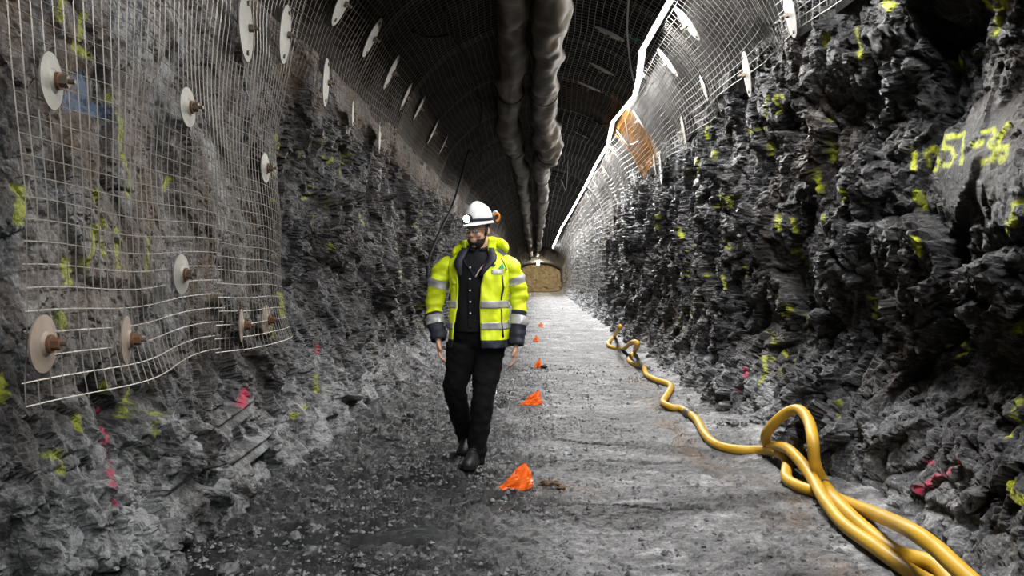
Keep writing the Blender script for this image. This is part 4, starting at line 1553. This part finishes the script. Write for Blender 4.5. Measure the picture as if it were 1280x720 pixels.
# ---- boots
def boot(an, toe, heel, sd):
    """an: ankle; heel/toe: points on the sole line"""
    d = toe - heel
    ln = np.linalg.norm(d)
    d = d / ln
    up = np.array([0, 0, 1.0]) - d * d[2]
    up /= np.linalg.norm(up)
    sx = np.cross(d, up)
    secs = [(-.02, .030, .050), (.02, .042, .085), (.08, .045, .100), (.14, .046, .085), (.20, .050, .066), (.25, .048, .055), (.285, .036, .042), (.30, .015, .022)]
    rows = []
    for (t, w, h) in secs:
        c = heel + d * t * ln / .29
        ring = []
        for q in np.linspace(0, 2 * PI, 16, endpoint=False):
            yy = max(0, math.sin(q)) * h + min(0, math.sin(q)) * .004 + .02
            ring.append(c + sx * math.cos(q) * w + up * yy)
        rows.append(ring)
    V = np.array(rows).reshape(-1, 3)
    F = grid_faces(16, len(secs), True).tolist() + [list(range(16))[::-1], [(len(secs) - 1) * 16 + q for q in range(16)]]
    shaft = tube(np.array([heel + d * .05 + up * .05, an * .7 + (heel + d * .06 + up * .1) * .3, an + np.array([0, 0, .06])]), [.046, .052, .056], 16)
    V, F, Nn = remesh(*join((V, F), shaft), .007, 4, .5)
    b_ = mk('boot', V, F, M_BOOT, man, True)
    rows = []
    for hz in (0, .024):
        for (t, w, h) in secs:
            c = heel + d * t * ln / .29
            rows.append([c - sx * (w + .005) + up * hz, c + sx * (w + .005) + up * hz])
    Vs = np.array(rows).reshape(-1, 3)
    n = len(secs)
    Fs = []
    for k in range(n - 1):
        a0 = 2 * k
        b0 = 2 * n + 2 * k
        Fs += [[a0, a0 + 1, a0 + 3, a0 + 2][::-1], [b0, b0 + 1, b0 + 3, b0 + 2], [a0, a0 + 2, b0 + 2, b0], [a0 + 1, b0 + 1, b0 + 3, a0 + 3]]
    Fs += [[0, 2 * n, 2 * n + 1, 1], [2 * n - 2, 2 * n - 1, 4 * n - 1, 4 * n - 2]]
    mk('sole', Vs, Fs, M_BLACK, b_)
    for k in range(3):
        c = heel + d * (.13 + .03 * k) + up * (.112 - .014 * k)
        mk('lace', *tube(np.array([c - sx * .028 - up * .008, c, c + sx * .028 - up * .008]), .0035, 6), M_GLASSF, b_)


gz1 = fz(ank[1][0], PY - .2)
boot(ank[1], np.array([ank[1][0] - .035, PY - .27, gz1 + .012]), np.array([ank[1][0] + .0, PY + .015, gz1 + .004]), 1)
gz0 = fz(ank[-1][0], PY + .22)
boot(ank[-1], np.array([ank[-1][0] - .01, PY + .19, gz0 + .012]), np.array([ank[-1][0] + .01, PY + .445, gz0 + .11]), -1)

# ---- shirt
tz = [.97, 1.05, 1.18, 1.32, 1.43, 1.50, 1.555]
ta = [.180, .178, .182, .192, .185, .125, .066]
tb = [.130, .126, .130, .135, .125, .098, .066]


def shirt_pt(phi, z, off=0.0):
    a_, b_ = np.interp(z, tz, ta) + off, np.interp(z, tz, tb) + off
    return np.stack([cx0 + a_ * np.sin(phi), PY + .025 - b_ * np.cos(phi), z], -1)


ph, zz = np.meshgrid(np.linspace(0, 2 * PI, 48, endpoint=False), np.linspace(.97, 1.555, 40))
V = shirt_pt(ph, zz).reshape(-1, 3)
k = fbm(V[:, 0] * 12, V[:, 1] * 12, V[:, 2] * 7, 711, 3) * .012
V[:, 1] -= k
sh_o = mk('shirt', V, grid_faces(48, 40, True), M_SHIRT, man, True)
for z_ in (1.10, 1.18, 1.26, 1.34, 1.42):
    c = shirt_pt(np.array(-.22), np.array(z_), .010)
    mk('button', *tube(np.array([c, c + np.array([-.001, -.005, 0])]), .0065, 10), M_WHITE, sh_o)
# placket and shirt collar
z_ = np.linspace(1.0, 1.5, 24)
rows = np.stack([shirt_pt(np.full(24, -.22 + w_), z_, .006) for w_ in (-.09, .09)], 1).reshape(-1, 3)
mk('placket', rows, grid_faces(2, 24), M_SHIRT, sh_o, True)
mk('collar', *tube(np.array([(cx0 + .068 * math.sin(t), PY + .015 - .072 * math.cos(t), 1.562 - .02 * math.cos(t)) for t in np.linspace(.25, 2 * PI - .25, 24)]), .014, 8), M_SHIRT, sh_o, True)
# lanyard
for sd, mt in ((1, M_PINK), (-1, M_NAVY)):
    pts = [shirt_pt(np.array(sd * p_ - .05), np.array(z2), .012) for p_, z2 in ((1.05, 1.545), (.75, 1.50), (.42, 1.45), (.16, 1.40), (.02, 1.35))]
    R_ = catmull([tuple(p_) for p_ in pts], 5)
    mk('lanyard', *tube(R_, .008, 6, True, .35), mt, man, True)

# ---- jacket
jz = [.855, .95, 1.08, 1.22, 1.34, 1.42, 1.475, 1.515, 1.545]
ja = [.222, .214, .208, .212, .222, .226, .206, .162, .112]
jb = [.175, .170, .165, .166, .168, .160, .140, .118, .100]
edge_z = [.855, .95, 1.15, 1.30, 1.42, 1.50, 1.545]
eR = [.10, .09, .06, .10, .22, .50, .80]          # picture-right front edge angle
eL = [1.02, .92, .80, .66, .56, .55, .75]


def jac_pt(phi, z, off=0.0):
    a_, b_ = np.interp(z, jz, ja) + off, np.interp(z, jz, jb) + off
    x = a_ * np.sign(np.sin(phi)) * np.abs(np.sin(phi)) ** .9
    y = -b_ * np.cos(phi)
    fold = .010 * np.sin(phi * 7 + 3 * z) * sstep(1.4, .9, z) + .022 * perlin(phi * 2.2, z * 6.5, 0, 721) + .013 * perlin(phi * 5, z * 12, 0, 722)
    nx, ny = np.sin(phi), -np.cos(phi)
    return np.stack([cx0 + .008 + x + nx * fold, PY + .03 + y + ny * fold, z + 0 * phi + .012 * (np.cos(phi) < 0) * 0], -1)


def jac_patch(z0, z1, u0, u1, nz, nu, off, by_edge=True):
    """surface piece; u 0..1 runs from the right front edge round the back to the left front edge"""
    zz = np.linspace(z0, z1, nz)
    rows = []
    for z_ in zz:
        a0, a1 = np.interp(z_, edge_z, eR), 2 * PI - np.interp(z_, edge_z, eL)
        u = np.linspace(u0, u1, nu)
        ph = a0 + (a1 - a0) * u if by_edge else u
        rows.append(jac_pt(ph, np.full(nu, z_), off))
    return np.vstack(rows), grid_faces(nu, nz)


def thick(o, t, offset=-1):
    m_ = o.modifiers.new('thickness', 'SOLIDIFY')
    m_.thickness = t
    m_.offset = offset
    return o


# sleeves
def sleeve_path(sd):
    e0 = sh[sd] + np.array([-sd * .05, .005, -.022])
    return catmull([tuple(e0) + (.066,), tuple(sh[sd] + np.array([sd * .010, 0, -.045])) + (.072,), tuple(sh[sd] * .5 + el[sd] * .5 + np.array([sd * .012, 0, 0])) + (.066,), tuple(el[sd]) + (.062,),
                    tuple(el[sd] * .45 + wr_[sd] * .55) + (.058,), tuple(wr_[sd] + (wr_[sd] - el[sd]) * .04) + (.055,)], 10)


SLV = {sd: sleeve_path(sd) for sd in (-1, 1)}


def sleeve_surf(sd, i0, i1, off, nu=26):
    P = SLV[sd]
    T, Nf, B = frames(P[:, :3])
    a = np.linspace(0, 2 * PI, nu, endpoint=False)
    idx = np.arange(i0, i1 + 1)
    c = P[idx, :3]
    r_ = P[idx, 3]
    V = c[:, None, :] + (r_[:, None, None] + off) * (np.cos(a)[None, :, None] * Nf[idx][:, None, :] * .95 + np.sin(a)[None, :, None] * B[idx][:, None, :])
    V = V.reshape(-1, 3)
    nn = V - np.repeat(c, nu, 0)
    nn /= np.linalg.norm(nn, axis=1)[:, None]
    fo = .024 * fbm(V[:, 0] * 8, V[:, 1] * 8, V[:, 2] * 17, 731, 3)
    fo = fo * np.repeat(np.clip(idx / 14.0, .15, 1), nu)
    V = V + nn * fo[:, None]
    return V, grid_faces(nu, len(idx), True).tolist()


body_j = jac_patch(.905, 1.545, 0, 1, 56, 96, 0)
shells = [(body_j[0], body_j[1].tolist())]
for sd in (-1, 1):
    shells.append(sleeve_surf(sd, 0, 35, 0))
jk = thick(mk('jacket', *join(*shells), M_HIVIS, man, True), .008)
v, f = jac_patch(.855, .912, 0, 1, 8, 96, .002)
thick(mk('hem', v, f, M_NAVY, jk, True), .009)
for z0, z1 in ((1.135, 1.185), (.985, 1.035)):
    v, f = jac_patch(z0, z1, 0.004, .996, 6, 96, .004)
    thick(mk('reflective_band', v, f, M_REFL, jk, True), .003)
for sd in (-1, 1):
    v, f = sleeve_surf(sd, 34, 50, .002)
    thick(mk('cuff', v, f, M_NAVY, jk, True), .008)
    v, f = sleeve_surf(sd, 36, 40, .006)
    mk('reflective_band', v, f, M_REFL, jk, True)
    v, f = sleeve_surf(sd, 17, 21, .005)
    mk('reflective_band', v, f, M_REFL, jk, True)
# dark lapel lining turned outwards along the opening
for e_, sg in ((eR, 1), (eL, -1)):
    z_ = np.linspace(1.36, 1.56, 14)
    rows = []
    for w_, o_ in ((-.02, .002), (.12, .016), (.26, .018), (.34, .008)):
        ww = w_ * np.interp(z_, [1.36, 1.44, 1.56], [.15, .8, 1.3])
        ph = np.interp(z_, edge_z, e_) + ww - .10
        rows.append(jac_pt(sg * ph, np.minimum(z_, 1.545), o_) + np.stack([0 * z_, 0 * z_, np.maximum(0, z_ - 1.545)], -1))
    thick(mk('lapel_lining', np.stack(rows, 1).reshape(-1, 3), grid_faces(4, 14), M_NAVY, jk, True), .006)
# standing collar and rolled hood
rows = []
ang = np.linspace(.62, 2 * PI - .80, 40)
for z_, a_, b_ in ((1.525, .128, .110), (1.56, .122, .108), (1.60, .128, .112), (1.615, .136, .118)):
    rows.append(np.stack([cx0 + .008 + a_ * np.sin(ang), PY + .035 - b_ * np.cos(ang), z_ + .012 * np.sin(ang) + 0 * ang], -1))
thick(mk('collar', np.vstack(rows), grid_faces(40, 4), M_HIVIS, jk, True), .008)
hp_ = catmull([(cx0 - .17, PY - .045, 1.520, .022), (cx0 - .145, PY + .04, 1.555, .036), (cx0 - .09, PY + .13, 1.585, .046), (cx0 + .02, PY + .17, 1.60, .050), (cx0 + .13, PY + .12, 1.60, .046),
               (cx0 + .185, PY + .03, 1.578, .040), (cx0 + .20, PY - .03, 1.548, .024)], 7)
v, f = tube(hp_[:, :3], hp_[:, 3], 16, True, .75)
v = v + .010 * np.stack([fbm(v[:, 0] * 14, v[:, 1] * 14, v[:, 2] * 14, 741 + q, 2) for q in range(3)], -1)
mk('hood', v, f, M_HIVIS, jk, True)


def on_jacket(name, ph0, ph1, z0, z1, mat, off=.006, sk=0.0):
    nz, nu = 5, 7
    rows = []
    for z_ in np.linspace(z0, z1, nz):
        ph = np.linspace(ph0, ph1, nu) + sk * (z_ - z0)
        rows.append(jac_pt(ph, np.full(nu, z_), off))
    return thick(mk(name, np.vstack(rows), grid_faces(nu, nz), mat, jk, True), .003)


on_jacket('name_tag', .42, .86, 1.375, 1.405, M_WHITE)
# small green triangular emblem above the tag
tri = [jac_pt(np.array(p_), np.array(z2), .008) for p_, z2 in ((.62, 1.412), (.86, 1.412), (.82, 1.45))]
thick(mk('emblem', np.array(tri), [[0, 1, 2]], M_GREEN, jk), .003)
on_jacket('hook_patch', .36, .52, 1.428, 1.442, M_NAVY, .007, 4)
on_jacket('shoulder_piping', 1.00, 1.08, 1.40, 1.485, M_NAVY, .006, -1.2)
on_jacket('pocket_zip', .80, .87, 1.19, 1.365, M_NAVY, .006)
on_jacket('pocket_zip', .86, .93, .93, 1.13, M_NAVY, .006)
on_jacket('pocket_zip', -1.12, -1.05, 1.19, 1.36, M_NAVY, .006)
on_jacket('chest_pocket_flap', -.98, -.74, 1.30, 1.335, M_HIVIS, .008)
